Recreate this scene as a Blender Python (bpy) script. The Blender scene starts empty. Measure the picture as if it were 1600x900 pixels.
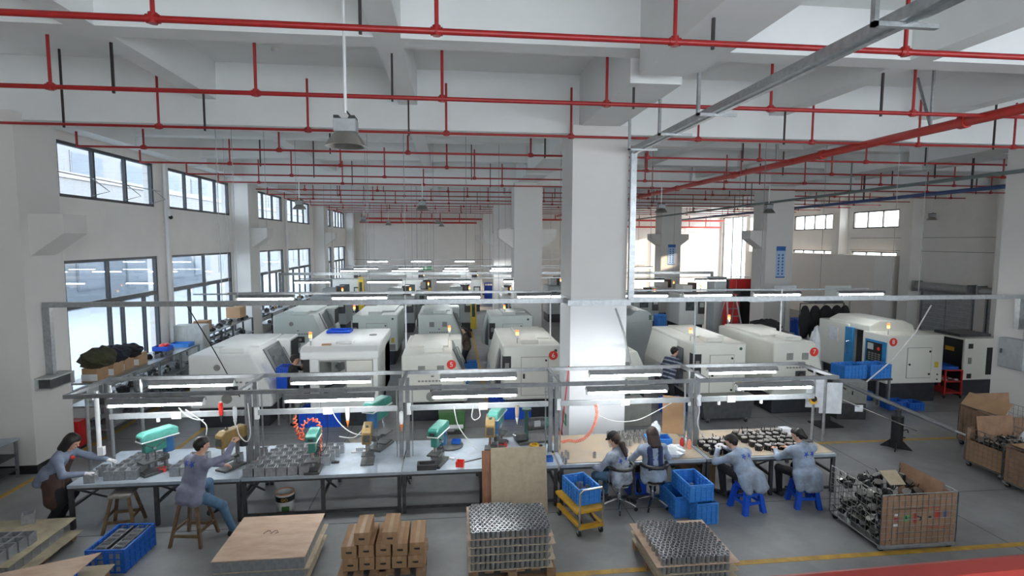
import bpy, bmesh, math, random
import numpy as np
from mathutils import Vector, Matrix
random.seed(7)
S = bpy.context.scene
C = S.collection
R = math.radians

# ------------------------------------------------------------------ camera
FPX, YAW, PITCH, ROLL, CAMH = 865.0, R(6.3), R(4.87), R(0.19), 4.5
Fw = np.array([math.sin(YAW)*math.cos(PITCH), math.cos(YAW)*math.cos(PITCH), -math.sin(PITCH)])
R0 = np.array([math.cos(YAW), -math.sin(YAW), 0.0]); U0 = np.cross(R0, Fw)
Rt = R0*math.cos(ROLL) + U0*math.sin(ROLL); Up = U0*math.cos(ROLL) - R0*math.sin(ROLL)
cam = bpy.data.objects.new('camera', bpy.data.cameras.new('camera')); C.objects.link(cam)
cam.matrix_world = Matrix(((Rt[0], Up[0], -Fw[0], 0), (Rt[1], Up[1], -Fw[1], 0), (Rt[2], Up[2], -Fw[2], CAMH), (0, 0, 0, 1)))
cam.data.sensor_width = 36.0; cam.data.lens = FPX/1600.0*36.0
cam.data.clip_start = 0.05; cam.data.clip_end = 400
S.camera = cam

def _ray(x, y): return Fw + Rt*(x-800.0)/FPX + Up*(450.0-y)/FPX
def g(x, y, z=0.0):            # photo pixel -> point on the level plane at height z
    v = _ray(x, y); t = (z-CAMH)/v[2]; return Vector((v[0]*t, v[1]*t, z))
def vy(x, y, Y):               # photo pixel -> point on the upright plane at depth Y
    v = _ray(x, y); t = Y/v[1]; return Vector((v[0]*t, Y, CAMH+v[2]*t))
def vx(x, y, X):
    v = _ray(x, y); t = X/v[0]; return Vector((X, v[1]*t, CAMH+v[2]*t))

# ------------------------------------------------------------------ sky, sun, exposure
S.view_settings.view_transform = 'Standard'; S.view_settings.look = 'None'
S.view_settings.gamma = 1.0; S.view_settings.use_curve_mapping = False
S.view_settings.exposure = 1.12
w = bpy.data.worlds.new('sky'); S.world = w; w.use_nodes = True
nt = w.node_tree; bg = nt.nodes['Background']
bg.inputs['Color'].default_value = (0.84, 0.92, 1.0, 1); bg.inputs['Strength'].default_value = 3.8
sun = bpy.data.objects.new('sun', bpy.data.lights.new('sun', 'SUN')); C.objects.link(sun)
sun.data.energy = 10.0; sun.data.color = (1.0, 0.80, 0.62); sun.data.angle = R(1.0)
sun.rotation_euler = Vector((-0.88, 0.26, -0.22)).to_track_quat('-Z', 'Y').to_euler()
sun.location = (40, -20, 30)

# ------------------------------------------------------------------ materials
MATS = {}
def mat(name, col, rough=0.6, metal=0.0, var=0.08, scale=6.0, bump=0.0, emit=None, estr=0.0, col2=None, detail=4.0, spec=0.5, stretch=None):
    if name in MATS: return MATS[name]
    m = bpy.data.materials.new(name); m.use_nodes = True; N = m.node_tree.nodes; L = m.node_tree.links
    p = N['Principled BSDF']; p.inputs['Roughness'].default_value = rough; p.inputs['Metallic'].default_value = metal
    p.inputs['Specular IOR Level'].default_value = spec
    c2 = col2 or tuple(max(0, c*(1-var*2.2)) for c in col)
    tc = N.new('ShaderNodeTexCoord'); src = tc.outputs['Object']
    if stretch:
        mp = N.new('ShaderNodeMapping'); mp.inputs['Scale'].default_value = stretch; L.new(src, mp.inputs['Vector']); src = mp.outputs['Vector']
    nz = N.new('ShaderNodeTexNoise'); nz.inputs['Scale'].default_value = scale; nz.inputs['Detail'].default_value = detail; nz.inputs['Roughness'].default_value = 0.62
    L.new(src, nz.inputs['Vector'])
    rp = N.new('ShaderNodeValToRGB'); rp.color_ramp.elements[0].position = 0.36; rp.color_ramp.elements[1].position = 0.62
    rp.color_ramp.elements[0].color = (*c2, 1); rp.color_ramp.elements[1].color = (*col, 1)
    L.new(nz.outputs['Fac'], rp.inputs['Fac']); L.new(rp.outputs['Color'], p.inputs['Base Color'])
    if bump:
        b = N.new('ShaderNodeBump'); b.inputs['Strength'].default_value = bump; b.inputs['Distance'].default_value = 0.01
        L.new(nz.outputs['Fac'], b.inputs['Height']); L.new(b.outputs['Normal'], p.inputs['Normal'])
    if emit:
        p.inputs['Emission Color'].default_value = (*emit, 1); p.inputs['Emission Strength'].default_value = estr
    MATS[name] = m; return m

def glass_mat(name, tint=(0.93, 0.97, 1.0), refl=0.10):
    m = bpy.data.materials.new(name); m.use_nodes = True; N = m.node_tree.nodes; L = m.node_tree.links
    N.remove(N['Principled BSDF']); out = N['Material Output']
    t = N.new('ShaderNodeBsdfTransparent'); t.inputs['Color'].default_value = (*tint, 1)
    gl = N.new('ShaderNodeBsdfGlossy'); gl.inputs['Roughness'].default_value = 0.02
    mx = N.new('ShaderNodeMixShader'); mx.inputs['Fac'].default_value = refl
    L.new(t.outputs[0], mx.inputs[1]); L.new(gl.outputs[0], mx.inputs[2]); L.new(mx.outputs[0], out.inputs['Surface'])
    MATS[name] = m; return m

M_wall = mat('wall_paint', (0.82, 0.79, 0.75), 0.85, var=0.02, scale=1.5)
M_ceil = mat('ceiling_paint', (0.80, 0.81, 0.80), 0.9, var=0.02, scale=1.0)
M_col = mat('column_paint', (0.70, 0.68, 0.65), 0.8, var=0.015, scale=1.2)
M_colw = mat('column_white', (0.80, 0.81, 0.82), 0.6, var=0.01, scale=1.2)
M_part = mat('partition_white', (0.78, 0.75, 0.72), 0.7, var=0.015, scale=1.2)
M_floor = mat('floor_concrete', (0.30, 0.305, 0.305), 0.40, var=0.12, scale=1.3, detail=9, col2=(0.225, 0.23, 0.232), spec=0.35)
M_yel = mat('floor_yellow', (0.62, 0.36, 0.05), 0.55, var=0.14, scale=5, col2=(0.42, 0.25, 0.05))
M_skirt = mat('skirting_black', (0.015, 0.015, 0.017), 0.5)
M_frame = mat('window_frame_dark', (0.035, 0.042, 0.052), 0.45)
M_glass = glass_mat('window_glass', (0.70, 0.73, 0.76), 0.08); M_glassr = glass_mat('window_glass_clear', (0.92, 0.92, 0.90), 0.05)
M_red = mat('pipe_red', (0.36, 0.016, 0.016), 0.38, var=0.08, scale=8)
M_redrail = mat('railing_red', (0.34, 0.030, 0.022), 0.45)
M_redmain = mat('pipe_red_main', (0.52, 0.035, 0.025), 0.36, var=0.06, scale=6)
M_blk = mat('hanger_black', (0.028, 0.020, 0.020), 0.5)
M_black = mat('black', (0.014, 0.014, 0.016), 0.45)
M_rub = mat('rubber', (0.02, 0.02, 0.02), 0.8)
M_galv = mat('galvanised', (0.44, 0.46, 0.47), 0.36, 0.75, var=0.10, scale=14)
M_wire = mat('cage_wire', (0.26, 0.265, 0.26), 0.45, 0.6, var=0.1, scale=12)
M_steel = mat('steel_grey', (0.30, 0.31, 0.32), 0.45, 0.6, var=0.10, scale=10)
M_dsteel = mat('dark_steel', (0.085, 0.088, 0.092), 0.45, 0.4, var=0.12, scale=8)
M_chrome = mat('chrome', (0.70, 0.71, 0.72), 0.14, 1.0, var=0.03)
M_alu = mat('machined_metal', (0.56, 0.57, 0.58), 0.30, 0.85, var=0.06, scale=20)
M_cup = mat('housing_metal', (0.36, 0.375, 0.39), 0.42, 0.35, var=0.10, scale=18)
M_lid = mat('fitting_metal', (0.38, 0.37, 0.35), 0.30, 0.8, var=0.08, scale=22)
M_white = mat('white_plastic', (0.78, 0.79, 0.79), 0.45, var=0.02)
M_tube = mat('tube_lamp', (1, 1, 1), 0.4, emit=(0.94, 0.98, 1.0), estr=26.0)
M_cnc = mat('machine_cream', (0.70, 0.70, 0.635), 0.38, var=0.02, scale=2.0)
M_cncg = mat('machine_pale_green', (0.60, 0.655, 0.62), 0.38, var=0.02, scale=2.0)
M_cncw = mat('machine_white', (0.76, 0.77, 0.75), 0.36, var=0.02, scale=2.0)
M_cncgr = mat('machine_grey', (0.40, 0.435, 0.435), 0.42, var=0.03, scale=2.0)
M_base = mat('machine_base', (0.030, 0.034, 0.042), 0.5, var=0.15)
M_vent = mat('vent_grey', (0.26, 0.26, 0.245), 0.6)
M_door = mat('machine_door_dark', (0.085, 0.095, 0.11), 0.30)
M_mglass = mat('machine_window', (0.10, 0.12, 0.12), 0.10, var=0.2)
M_blue = mat('crate_blue', (0.018, 0.135, 0.56), 0.42, var=0.08, scale=9)
M_blue2 = mat('crate_light_blue', (0.045, 0.245, 0.70), 0.42, var=0.06, scale=9)
M_stool = mat('stool_blue', (0.012, 0.10, 0.66), 0.38, var=0.05)
M_mblue = mat('machine_blue', (0.03, 0.24, 0.52), 0.4)
M_yellow = mat('yellow_paint', (0.66, 0.36, 0.025), 0.42, var=0.08, scale=7)
M_myel = mat('machine_yellow', (0.72, 0.52, 0.05), 0.45)
M_teal = mat('drill_teal', (0.050, 0.25, 0.20), 0.32, var=0.10, scale=12)
M_tealL = mat('drill_teal_light', (0.12, 0.43, 0.36), 0.34, var=0.08, scale=12)
M_dgreen = mat('drill_green_dark', (0.04, 0.11, 0.085), 0.4, var=0.12, scale=12)
M_gold = mat('tapping_brown', (0.30, 0.195, 0.070), 0.42, var=0.12, scale=12)
M_motor = mat('motor_blue', (0.03, 0.13, 0.30), 0.45)
M_cast = mat('cast_iron', (0.125, 0.13, 0.128), 0.45, 0.5, var=0.14, scale=16)
M_btop = mat('bench_top_steel', (0.46, 0.53, 0.60), 0.32, 0.25, var=0.10, scale=3.5, detail=7)
M_bwood = mat('bench_board', (0.46, 0.36, 0.25), 0.7, var=0.10, scale=3.0, col2=(0.40, 0.34, 0.27))
M_ply = mat('plywood', (0.68, 0.51, 0.38), 0.7, var=0.08, scale=2.2, col2=(0.56, 0.38, 0.27), stretch=(1, 3, 1))
M_plyold = mat('plywood_old', (0.46, 0.40, 0.27), 0.75, var=0.12, scale=3.0, col2=(0.30, 0.26, 0.19))
M_plyg = mat('plywood_tan', (0.50, 0.42, 0.30), 0.7, var=0.06, scale=9, col2=(0.42, 0.35, 0.245))
M_plyr = mat('board_brown', (0.34, 0.155, 0.085), 0.65, var=0.12, scale=5, stretch=(6, 1, 1))
M_edge = mat('plywood_edge', (0.62, 0.52, 0.38), 0.8, var=0.1, scale=10)
M_pal = mat('pallet_wood', (0.36, 0.22, 0.12), 0.8, var=0.16, scale=8)
M_card = mat('cardboard', (0.43, 0.265, 0.145), 0.8, var=0.05, scale=5)
M_cardd = mat('cardboard_worn', (0.35, 0.205, 0.125), 0.85, var=0.12, scale=6)
M_tape = mat('carton_tape', (0.50, 0.33, 0.19), 0.35)
M_ink = mat('print_dark', (0.03, 0.03, 0.03), 0.7)
M_inkred = mat('print_red', (0.45, 0.05, 0.04), 0.7)
M_inkblue = mat('print_blue', (0.08, 0.12, 0.40), 0.7)
M_inkgreen = mat('print_green', (0.12, 0.35, 0.12), 0.7)
M_wood = mat('stool_wood', (0.20, 0.125, 0.065), 0.65, var=0.2, scale=7)
M_woodtop = mat('stool_seat_worn', (0.27, 0.245, 0.22), 0.65, var=0.14, scale=9)
M_lampal = mat('lamp_aluminium', (0.42, 0.40, 0.37), 0.30, 0.9, var=0.05)
M_beaR = mat('beacon_red', (0.8, 0.06, 0.02), 0.3, emit=(1.0, 0.13, 0.03), estr=1.6)
M_beaY = mat('beacon_amber', (0.9, 0.4, 0.05), 0.3, emit=(1.0, 0.50, 0.08), estr=3.0)
M_beaG = mat('beacon_green', (0.1, 0.6, 0.3), 0.3)
M_redbox = mat('signal_red', (0.55, 0.02, 0.02), 0.4)
M_redp = mat('red_plastic', (0.78, 0.045, 0.03), 0.35)
M_orange = mat('orange_hose', (0.90, 0.16, 0.06), 0.35)
M_orangeb = mat('orange_plastic', (0.85, 0.25, 0.05), 0.4)
M_salmon = mat('salmon_hose', (0.88, 0.30, 0.21), 0.4)
M_cord = mat('white_cord', (0.72, 0.73, 0.72), 0.5)
M_gcab = mat('cabinet_grey', (0.24, 0.245, 0.225), 0.5)
M_ebox = mat('electric_box', (0.38, 0.40, 0.41), 0.5)
M_screen = mat('screen', (0.62, 0.66, 0.62), 0.3)
M_green = mat('exit_green', (0.02, 0.30, 0.12), 0.4)
M_lgreen = mat('green_paint', (0.05, 0.15, 0.045), 0.5)
M_fpane = mat('facade_pane', (0.085, 0.115, 0.15), 0.3)
M_fband = mat('facade_band', (0.20, 0.215, 0.23), 0.8)
M_poster = mat('poster_blue', (0.40, 0.58, 0.80), 0.5, var=0.02)
M_posterd = mat('poster_dark_blue', (0.03, 0.14, 0.45), 0.5)
M_paper = mat('paper', (0.74, 0.76, 0.79), 0.7)
M_bag = mat('plastic_bag', (0.74, 0.77, 0.80), 0.25, var=0.05)
M_cabw = mat('locker_white', (0.60, 0.62, 0.60), 0.5)
M_conduit = mat('conduit_grey', (0.16, 0.20, 0.195), 0.45)
M_bpipe = mat('pipe_blue', (0.05, 0.095, 0.26), 0.4)
M_shut = mat('shutter_steel', (0.36, 0.37, 0.37), 0.4, 0.5)
M_facade = mat('facade_white', (0.145, 0.17, 0.195), 0.8, var=0.03)
M_yard = mat('yard_concrete', (0.42, 0.45, 0.47), 0.8, var=0.05)
M_oil = mat('olive_cloth', (0.055, 0.055, 0.025), 0.9, var=0.2)
M_navy = mat('navy_cloth', (0.012, 0.016, 0.03), 0.9, var=0.2)
M_cloth = mat('black_cloth', (0.012, 0.012, 0.013), 0.9, var=0.2)

# ------------------------------------------------------------------ mesh builder
class MB:
    def __init__(s): s.v = []; s.f = []
    def add(s, vs, fs):
        o = len(s.v); s.v += [tuple(p) for p in vs]; s.f += [tuple(i+o for i in q) for q in fs]; return s
    def bb(s, x0, x1, y0, y1, z0, z1):
        return s.add([(x0,y0,z0),(x1,y0,z0),(x1,y1,z0),(x0,y1,z0),(x0,y0,z1),(x1,y0,z1),(x1,y1,z1),(x0,y1,z1)],
                     [(0,3,2,1),(4,5,6,7),(0,1,5,4),(1,2,6,5),(2,3,7,6),(3,0,4,7)])
    def box(s, c, d, rz=0.0, rx=0.0, ry=0.0):
        m = Matrix.Rotation(rz, 3, 'Z') @ Matrix.Rotation(ry, 3, 'Y') @ Matrix.Rotation(rx, 3, 'X'); c = Vector(c)
        vs = [c + m @ Vector((a*d[0]/2, b*d[1]/2, e*d[2]/2)) for e in (-1, 1) for a, b in ((-1,-1),(1,-1),(1,1),(-1,1))]
        return s.add(vs, [(0,3,2,1),(4,5,6,7),(0,1,5,4),(1,2,6,5),(2,3,7,6),(3,0,4,7)])
    def cyl(s, p0, p1, r, n=10, r2=None, cap=True):
        p0, p1 = Vector(p0), Vector(p1); r2 = r if r2 is None else r2
        d = (p1-p0).normalized(); a = d.orthogonal().normalized(); b = d.cross(a)
        vs = []
        for p, q in ((p0, r), (p1, r2)):
            vs += [p + (a*math.cos(2*math.pi*i/n) + b*math.sin(2*math.pi*i/n))*q for i in range(n)]
        fs = [(i, (i+1)%n, n+(i+1)%n, n+i) for i in range(n)]
        if cap: fs += [tuple(range(n-1, -1, -1)), tuple(range(n, 2*n))]
        return s.add(vs, fs)
    def tube(s, pts, r, n=8, cap=True):
        pts = [Vector(p) for p in pts]; vs = []; a = None
        for i, p in enumerate(pts):
            d = (pts[min(i+1, len(pts)-1)] - pts[max(i-1, 0)]).normalized()
            if a is None: a = d.orthogonal().normalized()
            a = (a - d*a.dot(d)); a = a.normalized() if a.length > 1e-6 else d.orthogonal().normalized()
            b = d.cross(a)
            vs += [p + (a*math.cos(2*math.pi*k/n) + b*math.sin(2*math.pi*k/n))*r for k in range(n)]
        fs = [(i*n+k, i*n+(k+1)%n, (i+1)*n+(k+1)%n, (i+1)*n+k) for i in range(len(pts)-1) for k in range(n)]
        if cap: fs += [tuple(range(n-1, -1, -1)), tuple(range((len(pts)-1)*n, len(pts)*n))]
        return s.add(vs, fs)
    def lathe(s, prof, c=(0,0,0), n=20, closed=False):
        c = Vector(c); k = len(prof)
        vs = [c + Vector((r*math.cos(2*math.pi*i/n), r*math.sin(2*math.pi*i/n), z)) for r, z in prof for i in range(n)]
        fs = [(j*n+i, j*n+(i+1)%n, (j+1)*n+(i+1)%n, (j+1)*n+i) for j in range(k-1) for i in range(n)]
        if closed: fs += [((k-1)*n+i, (k-1)*n+(i+1)%n, (i+1)%n, i) for i in range(n)]
        else: fs += [tuple(range(n-1, -1, -1)), tuple(range((k-1)*n, k*n))]
        return s.add(vs, fs)
    def prism(s, poly, y0, y1, axis='y'):   # polygon in (x,z) along y, or (y,z) along x, or (x,y) along z
        n = len(poly)
        def pt(p, t): return (p[0], t, p[1]) if axis == 'y' else ((t, p[0], p[1]) if axis == 'x' else (p[0], p[1], t))
        vs = [pt(p, y0) for p in poly] + [pt(p, y1) for p in poly]
        return s.add(vs, [tuple(range(n)), tuple(range(2*n-1, n-1, -1))] + [(i, n+i, n+(i+1)%n, (i+1)%n) for i in range(n)])
    def ball(s, c, r, n=10, m=6, sc=(1,1,1)):
        c = Vector(c); vs = []; 
        for j in range(1, m):
            t = math.pi*j/m
            vs += [c + Vector((sc[0]*r*math.sin(t)*math.cos(2*math.pi*i/n), sc[1]*r*math.sin(t)*math.sin(2*math.pi*i/n), sc[2]*r*math.cos(t))) for i in range(n)]
        o = len(vs); vs += [c + Vector((0,0,sc[2]*r)), c - Vector((0,0,sc[2]*r))]
        fs = [(j*n+i, (j+1)*n+i, (j+1)*n+(i+1)%n, j*n+(i+1)%n) for j in range(m-2) for i in range(n)]
        fs += [(o, i, (i+1)%n) for i in range(n)] + [(o+1, (m-2)*n+(i+1)%n, (m-2)*n+i) for i in range(n)]
        return s.add(vs, fs)
    def mesh(s, name, m, smooth=False):
        me = bpy.data.meshes.new(name); me.from_pydata(s.v, [], s.f)
        bm = bmesh.new(); bm.from_mesh(me); bmesh.ops.recalc_face_normals(bm, faces=bm.faces); bm.to_mesh(me); bm.free()
        for q in (m if isinstance(m, (list, tuple)) else [m]): me.materials.append(q)
        if smooth:
            me.polygons.foreach_set('use_smooth', [True]*len(me.polygons))
            try: me.set_sharp_from_angle(angle=R(42))
            except Exception: pass
        me.update(); return me
    def obj(s, name, m, parent=None, smooth=False, bevel=0.0, seg=2, loc=None):
        o = bpy.data.objects.new(name, s.mesh(name, m, smooth)); C.objects.link(o)
        if parent: o.parent = parent
        if loc is not None: o.location = loc
        if bevel:
            b = o.modifiers.new('bevel', 'BEVEL'); b.width = bevel; b.segments = seg; b.limit_method = 'ANGLE'; b.angle_limit = R(35)
        return o

def tag(o, label, cat, group=None):
    o['label'] = label; o['category'] = cat
    if group: o['group'] = group
    return o
def thing(name, label, cat, loc=(0,0,0), rz=0.0, group=None):
    o = bpy.data.objects.new(name, None); C.objects.link(o); o.empty_display_size = 0.1
    o.location = loc; o.rotation_euler = (0, 0, rz); return tag(o, label, cat, group)
def struct(o): o['kind'] = 'structure'; return o
def copy_tree(o, parent=None):
    c = o.copy(); C.objects.link(c); c.parent = parent
    for ch in list(o.children): copy_tree(ch, c)
    return c
def dup(o, loc, rz=0.0, label=None, group=None):
    c = copy_tree(o); c.location = loc; c.rotation_euler = (0, 0, rz)
    if label: c['label'] = label
    if group: c['group'] = group
    return c
def one(mb, name, m, label, cat, group=None, **k): return tag(mb.obj(name, m, **k), label, cat, group)
def arc(a, b, sag, n=10, side=(0,0,-1)):
    a, b, sd = Vector(a), Vector(b), Vector(side)
    return [a.lerp(b, t/n) + sd*sag*4*(t/n)*(1-t/n) for t in range(n+1)]
def text_mesh(txt, size, name, m, parent, loc, rot=(R(90),0,0), align='CENTER'):
    cu = bpy.data.curves.new(name, 'FONT'); cu.body = txt; cu.size = size; cu.align_x = align; cu.align_y = 'CENTER'; cu.extrude = 0.001; cu.resolution_u = 3
    t = bpy.data.objects.new(name+'_tmp', cu); C.objects.link(t)
    me = bpy.data.meshes.new_from_object(t.evaluated_get(bpy.context.evaluated_depsgraph_get()))
    C.objects.unlink(t); bpy.data.objects.remove(t)
    me.materials.clear(); me.materials.append(m)
    o = bpy.data.objects.new(name, me); C.objects.link(o); o.parent = parent; o.location = loc; o.rotation_euler = rot; return o
# ================================================================== THE SETTING
WL, WR, WB = -8.6, 24.3, 48.0
YN = -4.0
struct(MB().bb(-10.8, WR+.3, YN, WB+.3, -0.25, 0.0).obj('floor', M_floor))
struct(MB().bb(-10.8, WR+.3, YN, WB+.3, 7.9, 8.15).obj('ceiling', M_ceil))
struct(MB().bb(-40, -10.85, -15, 150, -0.3, -0.05).obj('yard', M_yard))

LU = [(13.4, 17.4, 3), (18.25, 22.95, 4), (25.6, 29.8, 3), (30.5, 35.4, 4), (38.2, 41.4, 3), (42.3, 46.6, 4)]
ZU, ZL = (5.45, 6.70), (0.95, 4.02)
def wall_x(name, x0, x1, y0, y1, holes, m, z1=7.9):
    mb = MB(); ys = sorted(set([y0, y1] + [h[0] for h in holes] + [h[1] for h in holes]))
    for a, b in zip(ys[:-1], ys[1:]):
        hs = sorted([(h[2], h[3]) for h in holes if h[0] <= a+1e-6 and h[1] >= b-1e-6]); z = 0.0
        for h0, h1 in hs:
            if h0 > z: mb.bb(x0, x1, a, b, z, h0)
            z = h1
        if z < z1: mb.bb(x0, x1, a, b, z, z1)
    return struct(mb.obj(name, m))
holes = []
for a, b, n in LU: holes += [(a, b, *ZL), (a, b, *ZU)]
wall_x('wall_left', WL-.3, WL, 12.35, WB, holes, M_wall)
struct(MB().bb(-10.8, -10.5, YN, 11.26, 0, 7.9).obj('wall_left_near', M_wall))
struct(MB().bb(-8.9, WR+.3, WB, WB+.3, 0, 7.9).obj('wall_back', M_wall))

nw = MB().bb(-10.8, -3, YN-.3, YN, 0, 7.9).bb(-3, 22, YN-.3, YN, 0, 2.9).bb(-3, 22, YN-.3, YN, 5.9, 7.9).bb(22, WR+.3, YN-.3, YN, 0, 7.9)  # unseen wall added behind the camera, its opening sized to set the frontal light
struct(nw.obj('wall_near_light_gap', M_wall))
wn = [0]
def window(x, y0, y1, z0, z1, cols, transom=None, lower=None, side=1, fr=0.07, gm=None):
    wn[0] += 1
    e = bpy.data.objects.new('window_%d' % wn[0], None); C.objects.link(e); e.location = (x, (y0+y1)/2, z0); e['kind'] = 'structure'
    a, b, h = y0-(y0+y1)/2, y1-(y0+y1)/2, z1-z0
    fm = MB(); d = .05
    fm.bb(-d, d, a, b, 0, fr).bb(-d, d, a, b, h-fr, h).bb(-d, d, a, a+fr, fr, h-fr).bb(-d, d, b-fr, b, fr, h-fr)
    cells = []
    def split(za, zb, cs):
        t = [a + (b-a)*c for c in cs]
        for k in t[1:-1]: fm.bb(-d*.9, d*.9, k-fr/2, k+fr/2, za+.001, zb-.001)
        for k0, k1 in zip(t[:-1], t[1:]): cells.append((k0+fr*.5, k1-fr*.5, za, zb))
    if transom is None: split(fr, h-fr, cols)
    else:
        t = transom - z0; fm.bb(-d*1.05, d*1.05, a+fr, b-fr, t-.06, t+.06); split(t+.06, h-fr, cols); split(fr, t-.06, lower)
    fm.obj('window_frame', M_frame, e)
    for k0, k1, za, zb in cells: MB().bb(-.006, .006, k0, k1, za, zb).obj('pane', gm or M_glass, e)
    return e
for i, (a, b, n) in enumerate(LU):
    window(WL-.08, a, b, *ZU, [k/n for k in range(n+1)])
    window(WL-.08, a, b, *ZL, [0, .42, 1] if i == 0 else [0, .5, 1], 2.95, [0, .42, .56, .82, 1] if i == 0 else [0, .25, .5, .75, 1])
# opening stays on the first upper window
st = thing('window_opener', 'thin steel opener rod with angled stays across the first upper window', 'rod', (WL+.06, 13.3, 5.9))
MB().tube([(0, 0, .08), (0, 4.3, .02)], .012, 6).obj('rod', M_galv, st)
for k in (1.2, 2.6, 3.9): MB().tube([(0, k, .05), (.16, k+.35, -.22), (.02, k-.1, -.36)], .012, 6).obj('stay', M_galv, st)

# right wall with high windows, low windows and two roller shutters
RH = [(21.6, 26.0, 5.3, 6.3), (27.9, 31.4, 5.3, 6.3), (32.9, 37.2, 5.3, 6.3), (38.0, 41.6, 5.3, 6.3), (27.9, 31.4, 3.2, 3.95), (32.9, 37.2, 0.9, 3.95), (27.9, 31.4, 0.9, 3.0), (41.2, 47.6, 0.2, 6.6),  # tall end bay and low window behind partition added to let light in
      ]
RH2 = [h for h in RH if h[0] != 21.6]
wall_x('wall_right', WR, WR+.3, YN, WB, RH2, M_wall)
for y0, y1, z0, z1 in RH2: window(WR+.08, y0, y1, z0, z1, [0, .25, .5, .75, 1] if y1-y0 > 3.8 else [0, .34, .67, 1], gm=M_glassr)
jm = MB()
for z in (4.72, 4.02): jm.bb(WR-.012, WR, 20, 31.5, z, z+.025)
jo = struct(jm.obj('trim_1', M_vent))
for y0, y1 in ((26.35, 27.0), (31.75, 32.4), (21.2, 21.85), (42, 42.6)): struct(MB().bb(WR-.6, WR, y0, y1, 0, 7.9).obj('wall_right_pilaster', M_wall))
for k, (y0, y1) in enumerate(((23.15, 26.1), (18.6, 22.6))):
    e = bpy.data.objects.new('door_%d' % (k+1), None); C.objects.link(e); e.location = (WR, y0, 0); e['kind'] = 'structure'; L = y1-y0
    MB().cyl((-.27, 0, 2.25), (-.27, L, 2.25), .23, 14).obj('shutter_roll', M_shut, e, True)
    MB().box((-.27, -.03, 2.25), (.52, .05, .54)).box((-.27, L+.03, 2.25), (.52, .05, .54)).obj('end_plate', M_steel, e)
    for i in range(9): MB().bb(-.06, -.03, .12, L-.12, .02+i*.23, .02+i*.23+.215).obj('shutter_slat', M_ebox, e)
    for yy in (.04, L-.1): MB().bb(-.11, 0, yy, yy+.08, 0, 2.05).obj('guide_rail', M_steel, e)
    MB().bb(-.075, -.06, L*.5-.02, L*.5+.02, 0, 2.0).obj('centre_post', M_steel, e)

# columns with the crane corbels that grow out of them
def column(x0, x1, y0, y1, wrap=None, corb=(), name='column'):
    e = struct(MB().bb(x0, x1, y0, y1, 0, 6.85).obj(name, M_col))
    MB().bb(x0-.006, x1+.006, y0-.006, y1+.006, 0, .17).obj('skirting', M_skirt, e)
    if wrap: MB().bb(x0-.012, x1+.012, y0-.012, y1+.012, .17, wrap).obj('protective_cladding', M_colw, e)
    for sd in corb:
        xa = x0 if sd < 0 else x1
        MB().prism([(xa, 4.98), (xa+sd*.62, 4.98), (xa+sd*.62, 4.62), (xa, 4.18)], y0+.2, y1-.2).obj('corbel', M_col, e)
    return e
column(-10.5, -7.94, 11.26, 12.35, corb=(1,))
column(2.48, 3.66, 11.26, 12.32, wrap=3.3)
column(13.55, 14.7, 11.26, 12.35)
column(WL, -7.94, 23.05, 24.2, corb=(1,))
column(WL, -7.94, 36.2, 37.3, corb=(1,))
column(2.57, 3.72, 22.5, 23.6, corb=(-1, 1))
column(13.4, 14.6, 22.4, 23.5, corb=(-1,))
column(2.62, 3.74, 34.1, 35.2, corb=(-1, 1))
column(13.4, 14.7, 34.3, 35.4, corb=(-1, 1))
column(2.62, 3.74, 45.6, 46.7, corb=(-1,))
column(WL, -7.94, 46.9, 48.0)
column(13.4, 14.6, 45.6, 46.7)
# ceiling beams
XB = [(-.4, .2, 6.72), (3.9, 4.3, 7.2), (7.8, 8.2, 7.2), (11.5, 12.1, 6.72), (15.5, 15.9, 7.2), (19.3, 19.7, 7.2), (22.8, 23.4, 6.72), (26.9, 27.3, 7.2), (30.8, 31.2, 7.2), (34.4, 35.0, 6.72), (38.3, 38.7, 7.2), (42.1, 42.5, 7.2), (45.9, 46.5, 6.72)]
YB = [(-8.3, .5, 6.9), (-4.65, .36, 7.2), (-.83, .36, 7.2), (3.06, .8, 6.84), (7.0, .36, 7.2), (10.5, .36, 7.2), (14.1, .8, 6.84), (17.8, .36, 7.2), (21.2, .36, 7.2)]
def ceil_z(x, y):
    return min([7.9] + [z for a, b, z in XB if a-.05 <= y <= b+.05] + [z for c, w_, z in YB if abs(x-c) <= w_/2+.05])
for y0, y1, zb in XB: struct(MB().bb(-10.5 if y0 < 11 else WL, WR, y0, y1, zb, 7.9).obj('ceiling_beam', M_ceil))
for x, wd, zb in YB:
    ys = [YN+.1] + [q for a, b, z in XB for q in (a, b)] + [47.9]; mb = MB()
    for a, b in zip(ys[0::2], ys[1::2]):
        if x < -8 and b < 12: continue
        mb.bb(x-wd/2, x+wd/2, a, b, zb, 7.9)
    struct(mb.obj('ceiling_joist', M_ceil))
# white partition room along the right wall
struct(MB().bb(22.7, WR, 27.5, 40.6, 0, 3.75).obj('wall_partition', M_part))
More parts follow.
